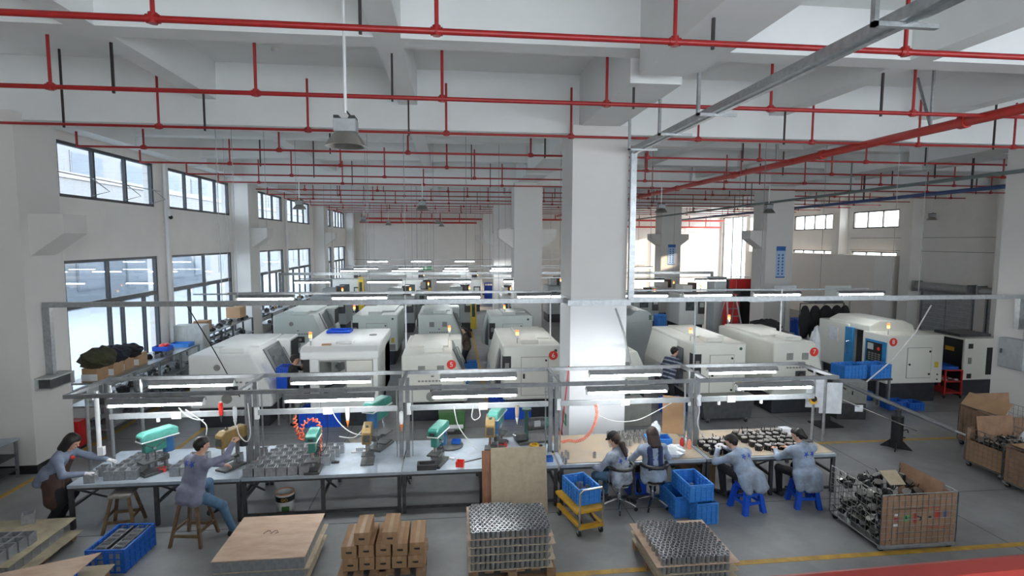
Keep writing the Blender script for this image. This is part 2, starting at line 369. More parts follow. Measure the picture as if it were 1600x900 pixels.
# mezzanine the photograph is taken from, with its red railing
struct(MB().bb(-10.5, WR, YN, 1.0, 2.55, 2.8).obj('mezzanine_slab', M_floor))
RA, RB = g(1600, 858, 3.80), g(1140, 897, 3.80)
RU = (RA-RB).normalized()
rl = thing('mezzanine_railing', 'red painted steel railing along the edge of the viewing mezzanine', 'railing', (RA.x, RA.y-.045, 2.53), math.atan2(RU.y, RU.x))
MB().box((-1.5, 0, 1.235), (11, .085, .07)).obj('handrail', M_redrail, rl, bevel=.02)
MB().box((-1.5, 0, .75), (11, .04, .04)).obj('mid_rail', M_redrail, rl)
for k in range(9): MB().box((-6.5+1.25*k, 0, .6), (.05, .05, 1.2)).box((-6.5+1.25*k, -.06, .2), (.05, .17, .1)).obj('rail_post', M_redrail, rl)
# floor lines
def line(a, b, wd=.1, n=''):
    a, b = Vector(a), Vector(b); d = (b-a); p = Vector((-d.y, d.x, 0)).normalized()*wd/2
    mb = MB().add([(*(a-p).xy, .004), (*(b-p).xy, .004), (*(b+p).xy, .004), (*(a+p).xy, .004), (*(a-p).xy, -.01), (*(b-p).xy, -.01), (*(b+p).xy, -.01), (*(a+p).xy, -.01)],
        [(0,1,2,3),(4,7,6,5),(0,4,5,1),(1,5,6,2),(2,6,7,3),(3,7,4,0)])
    return struct(mb.obj('floor_line', M_yel))
line((-7.85, 8.5, 0), (-7.85, 30, 0)); line((-6.0, 11.25, 0), (WR-1, 11.25, 0)); line((-1.5, 7.0, 0), (9.6, 7.05, 0)); line((-5.9, 12.0, 0), (-5.9, 30, 0))
line((1.0, 12.2, 0), (1.0, 30, 0)); line((9.0, 18.5, 0), (22, 18.5, 0))
jt = MB()
for y in (8.72, 4.5, 13.1, 17.4): jt.bb(-10.4, WR, y, y+.012, -.002, .0015)
for x in (-2.4, 2.9, 8.3): jt.bb(x, x+.012, -6, 44, -.002, .0015)
struct(jt.obj('floor_joint', M_dsteel))
# pale building across the yard, seen through the left windows
bl = thing('office_building', 'pale multi-storey building seen through the left windows', 'building', (-24, 85, -.05))
MB().bb(-6, 0, -55, 60, 0, 13.5).obj('wall', M_facade, bl)
MB().bb(-.02, .12, -55, 60, 4.2, 4.6).bb(-.02, .12, -55, 60, 8.4, 8.8).obj('string_course', M_fband, bl)
for i in range(20):
    for j in range(3):
        f = MB().bb(0, .06, -52+i*5.5, -48.6+i*5.5, 1.2+j*3.6, 3.0+j*3.6).obj('window', M_facade, bl)
        MB().bb(.06, .08, -51.9+i*5.5, -48.7+i*5.5, 1.3+j*3.6, 2.9+j*3.6).obj('pane', M_fpane, f)

# ================================================================== PIPES, TRAYS, LAMPS UNDER THE CEILING
ZP = 6.58
PY = [5.77, 8.43, 11.08, 13.6, 16.15, 18.8, 21.2, 24.0, 26.6, 29.2, 31.6, 34.4, 37.0, 39.6, 42.2]
ORD = 'first second third fourth fifth sixth seventh eighth ninth tenth eleventh twelfth thirteenth fourteenth fifteenth'.split()
PXR = {0: [245, 683, 1052, 1410], 1: [80, 400, 691, 948, 1205, 1428], 2: [246, 480, 697, 893, 1093, 1272, 1440, 1590]}
PXB = {0: [-20, 565, 1111], 1: [178, 613, 990, 1378], 2: [97, 318, 638, 1228, 1558]}
for i, y in enumerate(PY):
    x0 = -8.3 if i > 1 else -10.4
    p = thing('sprinkler_pipe', 'red sprinkler branch pipe, %s from the mezzanine railing' % ORD[i], 'pipe', (0, y, ZP), group='red sprinkler branch pipes')
    r = .032 if i < 2 else .025
    MB().cyl((x0, 0, 0), (WR-.05, 0, 0), r, 10).obj('branch_pipe', M_red, p, True)
    if i > 1: MB().cyl((x0, 0, 0), (x0, 0, .42), .024, 8).obj('end_riser', M_red, p, True)
    xr = [vy(q, 150, y).x for q in PXR[i]] if i < 3 else [-6.9 + (i%3)*.9 + 2.95*k for k in range(11)]
    xb = [vy(q, 150, y).x for q in PXB[i]] if i < 3 else [-5.2 + (i%4)*.8 + 5.1*k for k in range(6)]
    for x in xr:
        if x > WR-.3: continue
        if any(abs(x-c) < .75 for c in (-8.2, 3.06, 14.1)) and i > 2: continue
        q = MB().cyl((x, 0, 0), (x, 0, min(1.25 if i < 2 else .95, ceil_z(x, y)-ZP-.04)), .022, 8).obj('riser', M_red, p, True)
        MB().cyl((x, 0, -.045), (x, 0, .055), .043, 10).cyl((x-.06, 0, 0), (x+.06, 0, 0), .043, 10).obj('tee', M_red, q, True)
    for x in xb:
        zc_ = ceil_z(x, y)-ZP; MB().bb(x-.015, x+.015, -.015, .015, -.06, zc_).obj('hanger', M_blk, p)
mp = thing('sprinkler_main', 'thick red sprinkler main pipe running down the length of the hall', 'pipe', (8.86, 0, ZP))
MB().cyl((0, 3.5, 0), (0, 46, 0), .085, 14).obj('main_pipe', M_redmain, mp, True)
for y in (8.9, 12.6, 16.8, 21.2, 25.5, 30): MB().cyl((0, y-.07, 0), (0, y+.07, 0), .112, 14).obj('coupling', M_redmain, mp, True)
for y in (9.6, 14.5, 20, 26): MB().tube([(.02, y, .07), (.02, y, 1.3)], .03, 6).tube([(.02, y, .07), (.5, y+.9, 1.2)], .03, 6).obj('hanger', M_galv, mp)
for k, (yy, x0, x1, z) in enumerate(((47.3, -7.5, 2.2, 6.0), (46.9, -7.3, 24, 6.3), (47.5, 14.8, 24, 5.75))):
    p = thing('fire_main', ['thick red fire main with branches along the far wall', 'long red fire header just under the ceiling at the far wall', 'red fire pipe in the sunlit corner of the far wall'][k], 'pipe', (0, yy, z))
    MB().cyl((x0, 0, 0), (x1, 0, 0), .075, 10).obj('main_pipe', M_redmain, p, True)
    for q in range(6): MB().cyl((x0+(x1-x0)*(q+.1)/6, 0, 0), (x0+(x1-x0)*(q+.1)/6, 0, ceil_z(x0+(x1-x0)*(q+.1)/6, yy)-z-.03), .04, 8).obj('riser', M_redmain, p, True)
# galvanised trunking on brackets beside the middle column
ct = thing('cable_trunking', 'galvanised cable trunking on brackets running back to the middle column', 'cable tray', (3.72, 0, 6.3))
MB().bb(-.09, .09, -3.5, 11.2, -.01, .0).bb(-.09, -.08, -3.5, 11.2, 0, .09).bb(.08, .09, -3.5, 11.2, 0, .09).bb(-.02, .02, -3.5, 11.2, -.03, -.01).obj('channel', M_galv, ct)
MB().bb(-.06, .06, 11.1, 11.2, -3.0, .08).obj('drop_channel', M_galv, ct)
for y in (4.3, 7.55, 9.0, 10.55): 
    MB().bb(-.30, -.26, y, y+.05, -.05, .53).bb(-.30, .28, y, y+.05, -.05, -.012).obj('bracket', M_galv, ct)
cd = thing('cable_conduit', 'long grey conduit running under the ceiling past the right columns', 'conduit', (11.95, 0, 6.02))
MB().cyl((0, 6, 0), (1.0, 40, 0), .045, 8).obj('conduit_pipe', M_conduit, cd, True)
for y in (10, 16, 22, 28): MB().box((y*.029-.17, y, .45), (.03, .03, .95)).obj('hanger', M_conduit, cd)
bp = thing('air_main', 'blue compressed air pipe running under the ceiling on the right', 'pipe', (14.75, 0, 6.0))
MB().cyl((0, 12.6, 0), (1.6, 42, 0), .06, 8).obj('air_pipe', M_bpipe, bp, True)
for y in (14.5, 19, 25): MB().box((y*.055-.72, y, .5), (.04, .04, 1.0)).obj('hanger', M_blk, bp)
# high-bay lamps
def highbay(label, loc, rod):
    t = thing('high_bay_lamp', label, 'lamp', loc, group='high bay lamps')
    MB().lathe([(.235, 0), (.245, .0), (.20, .07), (.13, .155), (.12, .155), (.19, .07), (.222, .012)], n=24, closed=True).obj('reflector', M_lampal, t, True)
    MB().lathe([(.11, .06), (.12, .15), (.02, .155)], n=16).obj('diffuser', M_white, t, True)
    MB().box((0, 0, .235), (.26, .2, .15)).obj('ballast_box', M_ebox, t, bevel=.012)
    MB().box((-.09, 0, .325), (.06, .22, .03)).box((.09, 0, .325), (.06, .22, .03)).obj('bracket', M_black, t)
    MB().tube([(.02, 0, .31), (.05, 0, .36), (0, 0, .42)], .012, 6).obj('hook', M_black, t)
    MB().cyl((0, 0, .38), (0, 0, rod), .018, 8).obj('suspension_rod', M_white, t, True)
    return t
p0 = g(541, 229, 5.6)
highbay('large grey high bay lamp hanging on a white rod before the first windows', (p0.x, p0.y, 5.6), ceil_z(p0.x, p0.y)-5.6)
for (px, py, lab) in ((468, 327, 'high bay lamp hanging beside the second left column'), (660, 328, 'high bay lamp hanging over the aisle left of the second middle column'), (568, 347, 'high bay lamp hanging before the far wall'), (607, 352, 'high bay lamp hanging before the far wall'), (684, 350, 'high bay lamp hanging before the far wall'), (690, 354, 'high bay lamp hanging before the far wall'),
        (1033, 332, 'high bay lamp hanging between the middle and right columns'), (1201, 333, 'high bay lamp hanging in front of the second right column'), (1456, 344, 'high bay lamp hanging before the right wall')):
    p = g(px, py, 5.6); highbay(lab, (p.x, p.y, 5.6), ceil_z(p.x, p.y)-5.6)
sd = MB(); 
for px, py in ((430, 77), (870, 136)):
    p = g(px, py, 7.88); p.z = ceil_z(p.x, p.y)-.02; one(MB().lathe([(.07, .02), (.07, -.02), (.05, -.05), (.01, -.055)], (p.x, p.y, p.z), 14), 'smoke_detector', M_white, 'small white smoke detector on the ceiling slab', 'detector', 'ceiling smoke detectors', smooth=True)
# ================================================================== CABLE TRAY ACROSS THE HALL AND SUSPENDED LIGHT RAILS
tr = thing('cable_tray', 'flat galvanised cable tray crossing the hall and looping round the middle column', 'cable tray', (0, 11.7, 3.22))
MB().bb(-7.93, 2.40, -.04, .04, -.05, .05).obj('tray_beam', M_galv, tr); MB().bb(3.74, 13.52, -.04, .04, -.05, .05).obj('tray_beam', M_galv, tr)
MB().bb(-7.93, -7.80, -.05, .05, -1.38, -.05).obj('left_drop', M_galv, tr)
MB().bb(13.40, 13.54, -.06, .06, -.78, -.05).obj('right_drop', M_galv, tr)
MB().bb(2.40, 3.74, -.53, -.46, -.06, .06).bb(2.40, 2.46, -.46, -.04, -.06, .06).bb(3.68, 3.74, -.46, -.04, -.06, .06).obj('column_loop', M_galv, tr)
for x in (-4.6, 6.9, 10.2): MB().bb(x-.25, x+.25, -.10, .12, -.062, -.051).obj('joint_plate', M_galv, tr)
for x in (-4.6, -4.3, -.95, 6.9, 10.1, 10.8): MB().cyl((x, 0, .05), (x, 0, 3.5), .007, 5).obj('hanger_wire', M_steel, tr)
eb = thing('electric_box', 'grey electric box on the right column under the cable drop', 'box', (13.55, 11.72, 1.48))
MB().bb(-.22, 0, -.30, .30, 0, .72).obj('enclosure', M_ebox, eb, bevel=.01); MB().bb(-.235, -.22, -.27, .27, .03, .69).obj('door', M_ebox, eb); MB().box((-.25, .2, .4), (.03, .03, .1)).obj('lock', M_dsteel, eb)
MB().bb(-.10, -.04, -.22, -.16, .72, 1.2).obj('conduit', M_galv, eb)
cb = thing('junction_box', 'open grey cable box on the left column where the bench rail ends', 'box', (-7.94, 11.7, 1.60))
MB().bb(0, .03, -.36, .30, 0, .24).bb(0, .30, -.36, .30, 0, .025).bb(0, .30, -.36, .30, .215, .24).bb(0, .30, .27, .30, 0, .24).obj('enclosure', M_cabw, cb); MB().bb(.03, .24, -.30, .27, .03, .21).obj('cable_bundle', M_dsteel, cb)

TU = None
def fixture(parent, x, y, z, L=1.42):
    h = MB().prism([(y-.085, z-.012), (y-.03, z+.055), (y+.03, z+.055), (y+.085, z-.012), (y+.08, z-.018), (y+.02, z+.03), (y-.02, z+.03), (y-.08, z-.018)], x-L/2, x+L/2, 'x').obj('reflector', M_steel, parent)
    MB().cyl((x-L/2+.03, y, z-.055), (x+L/2-.03, y, z-.055), .024, 8).obj('tube', M_tube, h, True)
    MB().bb(x-L/2, x-L/2+.03, y-.03, y+.03, z-.08, z+.03).bb(x+L/2-.03, x+L/2, y-.03, y+.03, z-.08, z+.03).obj('socket', M_white, h)

def rail(y, z, pxs, py, x0, x1, label, L=1.42, wires=5, zoff=.1):
    t = thing('light_rail', label, 'light', (0, y, z+zoff), group='suspended light rails')
    MB().bb(x0, x1, -.02, .02, -.02, .02).obj('rail_bar', M_galv, t)
    for px in pxs:
        x = vy(px, py, y).x
        if x0 < x < x1: fixture(t, x, 0, -zoff, L)
        MB().cyl((x-.5, 0, -zoff+.05), (x-.5, 0, 0), .008, 5).cyl((x+.5, 0, -zoff+.05), (x+.5, 0, 0), .008, 5).obj('drop_rod', M_galv, t)
    for k in range(wires):
        x = x0 + (x1-x0)*(k+.4)/wires; MB().cyl((x, 0, 0), (x, 0, ceil_z(x, y)-z-zoff), .006, 5).obj('hanger_wire', M_steel, t)
    return t
rail(14.6, 3.06, [415, 562, 709, 848, 1005, 1106, 1214, 1345], 461, -5.6, 11.9, 'row of tube lights hung on a rail over the first row of machines', wires=7)
rail(22.9, 2.86, [488, 601, 709, 813, 1013, 1110, 1203], 439, -6.0, 13.0, 'row of tube lights hung on a rail over the second row of machines', wires=6)
rail(30.6, 2.90, [553, 633, 712, 785, 1005], 421, -6.6, 10.5, 'row of tube lights hung on a rail before the third machine row', wires=5)
rail(33.4, 2.90, [572, 642, 713, 786, 1003, 1045], 417, -6.6, 12, 'row of tube lights hung on a rail over the third machine row', wires=5)
rail(40.0, 3.05, [590, 658, 726, 790, 1000], 409, -6.8, 11, 'farthest row of tube lights hung on a rail before the end wall', wires=5)
for y, z, x0, x1, lb in ((16.6, 2.95, -7.3, 2.4, 'thin'), (25.5, 3.0, -7.6, 12.6, 'wide')):
    t = thing('cable_ladder', {'thin': 'thin cable rail hung behind the first row of tube lights', 'wide': 'flat galvanised cable tray hung over the second machine row'}[lb], 'cable tray', (0, y, z))
    h = .06 if lb == 'wide' else .02
    MB().bb(x0, x1, -.03, .03, -h, h).obj('tray_beam', M_galv, t)
    for k in range(5): MB().cyl((x0+(x1-x0)*(k+.5)/5, 0, h), (x0+(x1-x0)*(k+.5)/5, 0, ceil_z(x0+(x1-x0)*(k+.5)/5, y)-z), .006, 5).obj('hanger_wire', M_steel, t)
    if lb == 'wide':
        MB().bb(x0, x0+.12, -.03, .03, -1.5, -.06).obj('left_drop', M_galv, t); MB().bb(x1-.12, x1, -.03, .03, -1.4, -.06).obj('right_drop', M_galv, t)

# ================================================================== WORKBENCHES
BF, BBk, BZ = 8.93, 10.35, 0.72
def bench(x0, x1, label, topmat, board=None, legs=2):
    t = thing('workbench', label, 'workbench', ((x0+x1)/2, BF, 0)); h = (x1-x0)/2; D = BBk-BF
    MB().bb(-h, h, 0, D, BZ-.012, BZ).bb(-h, h, 0, .006, BZ-.05, BZ-.012).bb(-h, h, D-.006, D, BZ-.05, BZ-.012).obj('bench_top', topmat, t)
    if board: MB().bb(-h+.07, h-.02, .05, D-.04, BZ, BZ+.012).obj('top_board', board, t)
    xs = [-h+.03+(2*h-.06)*k/legs for k in range(legs+1)]
    for x in xs:
        for y in (.04, D-.04): MB().bb(x-.028, x+.028, y-.028, y+.028, 0, BZ-.05).obj('leg', M_dsteel, t)
        MB().bb(x-.02, x+.02, .068, D-.068, .34, .38).obj('side_stretcher', M_dsteel, t)
    for y in (.04, D-.04): MB().bb(-h+.058, h-.058, y-.02, y+.02, BZ-.09, BZ-.05).obj('top_rail', M_dsteel, t)
    MB().bb(-h+.058, h-.058, D-.06, D-.02, .40, .44).obj('back_stretcher', M_dsteel, t)
    for k in range(legs):
        MB().tube([(xs[k]+.03, .1, BZ-.1), (xs[k]+.03, D*.62, .12)], .018, 4).obj('brace', M_dsteel, t)
    MB().bb(-h+.058, h-.058, .02, .06, .07, .11).obj('foot_rail', M_dsteel, t) if legs == 1 or topmat is M_btop and x0 > -4 else None
    return t
bench(-5.90, -3.36, 'steel workbench at the left end beside the bending worker', M_btop)
bench(-3.34, -.84, 'steel workbench with the orange coiled hose and two drills', M_btop)
bench(-.82, 1.78, 'steel workbench behind the leaning plywood boards', M_btop)
bench(1.82, 4.40, 'workbench with tan board top where two women sit on chairs', M_btop, M_bwood)
bench(4.42, 6.84, 'workbench with worn board top covered in black brackets', M_btop, M_bwood)

# overhead bench frame: T posts, two rails, trunking, tube lights
bf = thing('bench_light_frame', 'grey steel frame over the workbenches carrying two rails of tube lights', 'frame', (0, 9.55, BZ))
zt = 2.10 - BZ
for y in (-.55, .55):
    MB().bb(-5.9, 6.95 if y > 0 else 6.85, y-.03, y+.03, zt-.03, zt+.03).obj('rail', M_steel, bf)
for x in (-3.34, -.82, 1.81, 4.42):
    for dx in (-.055, .055):
        MB().bb(x+dx-.035, x+dx+.035, -.03, .03, .013, zt+.03).obj('post', M_steel, bf)
        MB().box((x+dx-.08*math.copysign(1, dx)*-1, .055, .6), (.02, .03, 1.2)).obj('post_lip', M_galv, bf)
    MB().bb(x-.03, x+.03, -.519, .519, zt-.028, zt+.028).obj('cross_arm', M_steel, bf)
    MB().bb(x+.05, x+.12, -.07, -.02, .78, .98).obj('switch_box', M_white, bf)
for x, y in ((-5.86, -.1), (-5.62, .1), (-5.35, .5), (6.86, .1), (6.98, -.05)):
    MB().cyl((x, y, .0), (x, y, zt), .027, 8).obj('end_post', M_galv, bf, True)
MB().bb(-5.9, -5.84, -.519, .519, zt-.028, zt+.028).obj('cross_arm', M_steel, bf); MB().bb(6.79, 6.85, -.519, .519, zt-.028, zt+.028).obj('cross_arm', M_steel, bf)
zk = 1.62 - BZ
for a, b in ((-5.55, -3.45), (-3.23, -.93), (-.71, 1.70), (1.92, 4.31), (4.53, 6.75)):
    MB().bb(a, b, -.085, -.032, zk-.045, zk+.045).obj('power_trunking', M_ebox, bf, bevel=.006)
for px in (275, 512, 755, 977, 1142):
    x = vy(px, 636, 9.46).x; MB().bb(x-.075, x+.075, -.105, -.086, zk-.06, zk+.06).obj('socket_outlet', M_white, bf)
for px in (245, 1078, 1124, 1190):
    x = vy(px, 640, 9.46).x; MB().bb(x-.02, x+.02, -.08, -.04, zk-.11, zk-.045).obj('plug', M_white, bf)
for px in (244, 516, 742, 975, 1205): fixture(bf, vy(px, 623, 9.0).x + (.05 if px > 900 else 0), -.55, zt-.11)
for px in (300, 518, 748, 977, 1159): fixture(bf, vy(px, 598, 10.1).x, .55, zt-.10)
MB().cyl((-5.7, -.12, .35), (-5.7, -.12, 1.35), .035, 10).obj('white_pipe', M_white, bf, True)
MB().box((-5.66, -.14, .36), (.09, .07, .14)).obj('valve', M_white, bf)
# hanging papers at the right end of the frame
for k, (px, py, w_) in enumerate(((1274, 612, .35), (1298, 622, .42))):
    p = vy(px, py, 9.8+.1*k); one(MB().box((p.x, p.y, p.z), (w_, .004, .62), rz=R(-12)), 'paper_sheet', M_paper, 'white paper sheet hanging at the right end of the bench frame', 'paper', 'papers on the bench frame')

# ================================================================== CNC MACHINES
RECT = (.02, .98)
def beacon(parent, x, y, z, h=.14):
    b = MB().cyl((x, y, z), (x, y, z+h), .012, 6).obj('beacon_pole', M_galv, parent, True)
    MB().cyl((x, y, z+h+.14), (x, y, z+h+.20), .036, 10).obj('red_lens', M_beaR, b, True)
    MB().cyl((x, y, z+h+.07), (x, y, z+h+.139), .036, 10).obj('amber_lens', M_beaY, b, True)
    MB().cyl((x, y, z+h), (x, y, z+h+.069), .036, 10).obj('clear_lens', M_white, b, True)
def lathe_cnc(label, x0, x1, y0, L, zt, m, style, door=1, number=None, group=None, zb=.52, beac=None, hood=True, ratio=.62, sticker=True, rnd=False):
    t = thing('cnc_lathe', label, 'machine', ((x0+x1)/2, y0, 0)); h = (x1-x0)/2; d = door
    if style == 'spindle': prof = [(-h*d, zb), (h*d*.98, zb), (h*d, zb+.1), (h*d*.90, zb+(zt-zb)*.42), (h*d*.52, zt), (-h*d, zt)]
    else: prof = [(-h*d, zb), (h*d, zb), (h*d, zt), (-h*d, zt)]
    MB().prism(prof, 0, L).obj('body', m, t, bevel=.05, seg=3)
    MB().bb(-h*.86, h*.86, .18, L-.1, 0, zb).obj('base', M_base, t, bevel=.02)
    hz = zt
    if hood:
        MB().bb(-h*.35, h*.25, .25, .75, zt-.01, zt+.10).obj('top_cover', m, t, bevel=.02)
        MB().bb(-h*.8*d-.02, h*.38*d+.02, .9, L-.15, zt-.01, zt+.05).obj('roof_panel', m, t, bevel=.015)
    if style == 'spindle':
        if rnd: MB().cyl((-.22*h/.7, -.012, zt-.30), (-.22*h/.7, 0, zt-.30), .075, 18).obj('round_vent', M_vent, t)
        for gx in (() if rnd else (-.28, .12)):
            MB().bb(gx*h/.7-.085, gx*h/.7+.085, -.012, .0, zt-.46, zt-.28).obj('vent_grille', M_vent, t)
        sl = MB()
        for k in range(9): sl.bb(-.36*h/.7+k*.085, -.36*h/.7+k*.085+.06, -.008, .0, zt-.68, zt-.64)
        sl.obj('vent_slots', M_vent, t)
        MB().cyl((.02, -.02, zt-.85), (.02, 0, zt-.85), .085, 16).obj('spindle_port', M_black, t)
        MB().cyl((.02, -.055, zt-.85), (.02, -.02, zt-.85), .06, 14).obj('spindle_nose', M_chrome, t, True)
        MB().bb(-.12, .16, -.006, 0, zt-.97, zt-.75).obj('port_plate', M_dsteel, t)
        MB().cyl((-.1, -.012, zt-1.05), (-.1, 0, zt-1.05), .12, 18).obj('fan_guard', M_vent, t)
        MB().box((-.06, -.01, zt-.54), (.07, .02, .02)).obj('badge', M_ink, t)
        # operator side: sloped door with ribbed window and handle
        a, b = Vector((h*d*.90, 0, zb+(zt-zb)*.42)), Vector((h*d*.52, 0, zt)); n = Vector((b.z-a.z, 0, -(b.x-a.x))); n.normalize(); n = n*(1 if n.x*d > 0 else -1)
        def slope(u, off, y): q = a.lerp(b, u) + n*off; return (q.x, y, q.z)
        def plate(u0, u1, ya, yb, off, th, nm, mm, par):
            vs = [slope(u, o, y) for o in (off, off+th) for u, y in ((u0, ya), (u1, ya), (u1, yb), (u0, yb))]
            return MB().add(vs, [(0,1,2,3),(7,6,5,4),(0,4,5,1),(1,5,6,2),(2,6,7,3),(3,7,4,0)]).obj(nm, mm, par)
        dr = plate(-.25, .96, .75, L*.68, -.01, .035, 'door', M_door, t)
        plate(.18, .88, .95, L*.60, .026, .006, 'door_window', M_mglass, dr)
        q0, q1 = slope(.05, .075, L*.66), slope(.7, .075, L*.66)
        MB().tube([slope(.05, .02, L*.66), q0, q1, slope(.7, .02, L*.66)], .014, 6).obj('door_handle', M_chrome, dr)
        plate(.12, .62, .2, .55, .002, .006, 'notice_sheet', M_paper, t)
        MB().bb(min(h*d*.9, h*d*1.04), max(h*d*.9, h*d*1.04), .8, L*.62, zb+.02, zb+.26).obj('lower_panel', M_mblue, t, bevel=.01)
        cx = h*d*.86
        MB().bb(min(cx, cx-.4*d), max(cx, cx-.4*d), L*.7, L*.98, zt-.66, zt+.02).obj('control_cabinet', m, t, bevel=.03)
        MB().bb(cx-.012, cx+.012, L*.72, L*.96, zt-.62, zt-.06).obj('control_panel', M_black, t)
    else:
        pa, pb = -h*.38, h*.52
        dr = MB().bb(pa, pb, -.014, 0, zb+.12, zt-.30).obj('service_door', m, t, bevel=.004)
        MB().bb(pa-.012, pb+.012, -.006, .001, zb+.108, zt-.288).obj('door_gap', M_vent, t)
        for (qx, qz) in ((pb-.05, zt-.38), (pb-.05, zb+.2)): MB().cyl((qx, -.03, qz), (qx, -.013, qz), .028, 10).obj('latch', M_black, dr)
        MB().box((pa+.06, -.025, (zb+zt)/2-.08), (.05, .025, .12)).obj('lock', M_black, dr)
        MB().bb(-h-.006 if d < 0 else h-.2, -h+.2 if d < 0 else h+.006, -.012, .24, zt-.85, zt-.26).obj('control_panel', M_black, t, bevel=.006)
        sx = -h+.1 if d < 0 else h-.1
        MB().box((sx, -.018, zt-.5), (.10, .012, .14)).obj('control_keys', M_vent, t)
        MB().prism([(d*h*.9, zb+.05), (d*(h+.22), zb+.12), (d*(h+.20), zb+.55), (d*h*.98, zt-.04), (d*h*.9, zt-.04)], 1.05, L-.02).obj('side_cover', m, t, bevel=.03)
        dr2 = MB().prism([(d*h*.9, zb+.1), (d*(h+.12), zb+.15), (d*(h+.11), zb+.55), (d*h*.96, zt-.07), (d*h*.9, zt-.07)], .62, 1.04).obj('door', M_door, t, bevel=.01)
        MB().box((d*(h+.215), 1.6, zb+.42), (.012, .5, .3)).obj('notice_sheet', M_paper, t)
        if sticker: MB().bb(h*.70, h*.84, -.006, 0, zb+.32, zb+.50).obj('warning_sticker', M_myel, t)
        MB().bb(h*.62, h*.90, -.012, 0, zb+.05, zb+.26).obj('plug_panel', M_vent, t)
        MB().cyl((h*.78, -.008, zt-.14), (h*.78, .0, zt-.14), .04, 12).obj('badge', M_dgreen, t)
        MB().tube([(-h*.3, .35, zt), (-h*.3, .35, zt+.06), (-h*.05, .45, zt+.08), (h*.1, .6, zt)], .02, 6).obj('hose', M_dsteel, t)
    if number:
        nx = h*.50 if style == 'spindle' else h*.70
        nz = zt-.26
        n_ = MB().cyl((nx, -.012, nz), (nx, 0, nz), .115, 24).obj('number_disc', M_redp, t)
        text_mesh(number, .17, 'numeral', M_white, t, (nx, -.014, nz))
    if beac: beacon(t, beac[0], beac[1], zt)
    return t
def X(px, Y): return vy(px, 560, Y).x
# first row
lathe_cnc('white cnc lathe beside the left shelving with the operator in black', X(293, 13.5), X(424, 13.5), 13.5, 2.9, 1.80, M_cncw, 'spindle', 1, rnd=True)
lathe_cnc('cream cnc lathe marked with red number five', X(627, 13.5), X(731, 13.5), 13.5, 2.9, 1.72, M_cnc, 'spindle', 1, '5', beac=(.35, 2.4))
lathe_cnc('cream cnc lathe marked with red number six', X(786, 13.5), X(878, 13.5), 13.5, 2.9, 1.90, M_cnc, 'panel', -1, '6', beac=(-.35, .35), sticker=False)
MB_ = lathe_cnc('cream cnc lathe standing half hidden behind the middle column', X(925, 13.9), X(1018, 13.9), 13.9, 2.7, 1.62, M_cnc, 'spindle', 1)
lathe_cnc('cream cnc lathe worked by the man in the striped shirt', X(1084, 13.2), X(1166, 13.2), 13.2, 3.0, 1.92, M_cnc, 'panel', -1, beac=(-.6, .45))
lathe_cnc('cream cnc lathe marked with red number seven', X(1209, 13.2), X(1292, 13.2), 13.2, 3.0, 1.92, M_cnc, 'spindle', 1, '7', beac=(-.5, 2.8))
# machine with open rear window between number five and the operator
t = thing('cnc_lathe', 'white cnc lathe with an open rear window showing its tool turret', 'machine', ((X(483, 13.4)+X(590, 13.4))/2, 13.4, 0))
h = (X(590, 13.4)-X(483, 13.4))/2
MB().bb(-h, -h+.22, 0, 1.5, .5, 1.72).bb(h-.12, h, 0, 2.6, .5, 1.72).bb(-h+.22, h-.12, 0, 1.5, .5, .72).bb(-h, h, 1.5, 2.6, .5, 1.72).bb(-h+.22, h-.12, .0, .04, 1.64, 1.72).obj('body', M_cncw, t, bevel=.02)
MB().prism([(-.06, 1.68), (-.06, 1.86), (.10, 1.97), (2.75, 1.97), (2.75, 1.72), (.0, 1.68)], -h-.20, h+.03, 'x').obj('hood', M_cncw, t, bevel=.03)
MB().bb(-h*.86, h*.86, .1, 2.5, 0, .5).obj('base', M_base, t)
MB().bb(.06, h-.13, .01, .05, .73, 1.63).obj('sliding_panel', M_cnc, t, bevel=.006)
MB().bb(-h+.22, -h+.25, -.01, .03, .73, 1.63).bb(.03, .06, -.01, .03, .73, 1.63).bb(-h+.25, .03, -.01, .03, 1.61, 1.64).obj('window_frame', M_vent, t)
MB().bb(-h+.23, h-.13, 1.30, 1.45, .74, 1.62).obj('inner_wall', M_cncg, t)
MB().cyl((-.08, .25, 1.42), (-.08, .5, 1.42), .13, 14).obj('tool_turret', M_cast, t)
for k in range(6): MB().box((-.08+.15*math.cos(k*1.047), .3, 1.42+.15*math.sin(k*1.047)), (.06, .1, .06), ry=-k*1.047).obj('tool_holder', M_chrome, t)
MB().box((-.25, .3, 1.20), (.6, .2, .10), ry=R(-28)).obj('cross_slide', M_alu, t); MB().box((-.2, .35, .95), (.7, .3, .12), ry=R(-20)).obj('bed_way', M_cast, t)
MB().bb(-.25, .15, .35, .75, 1.96, 2.04).obj('top_cover', M_cncw, t, bevel=.02)
MB().cyl((h*.6, 1.6, 1.96), (h*.6, 1.6, 1.99), .1, 12).obj('cap', M_vent, t); MB().box((-h*.55, .25, 1.985), (.22, .08, .03)).obj('tool_on_roof', M_card, t)
MB().bb(-h-.2, -h-.02, .2, 1.0, .62, 1.62).obj('control_cabinet', M_black, t, bevel=.01); MB().box((-h-.11, .19, 1.1), (.06, .02, .14)).obj('control_keys', M_vent, t)
beacon(t, -h-.02, .25, 1.95)
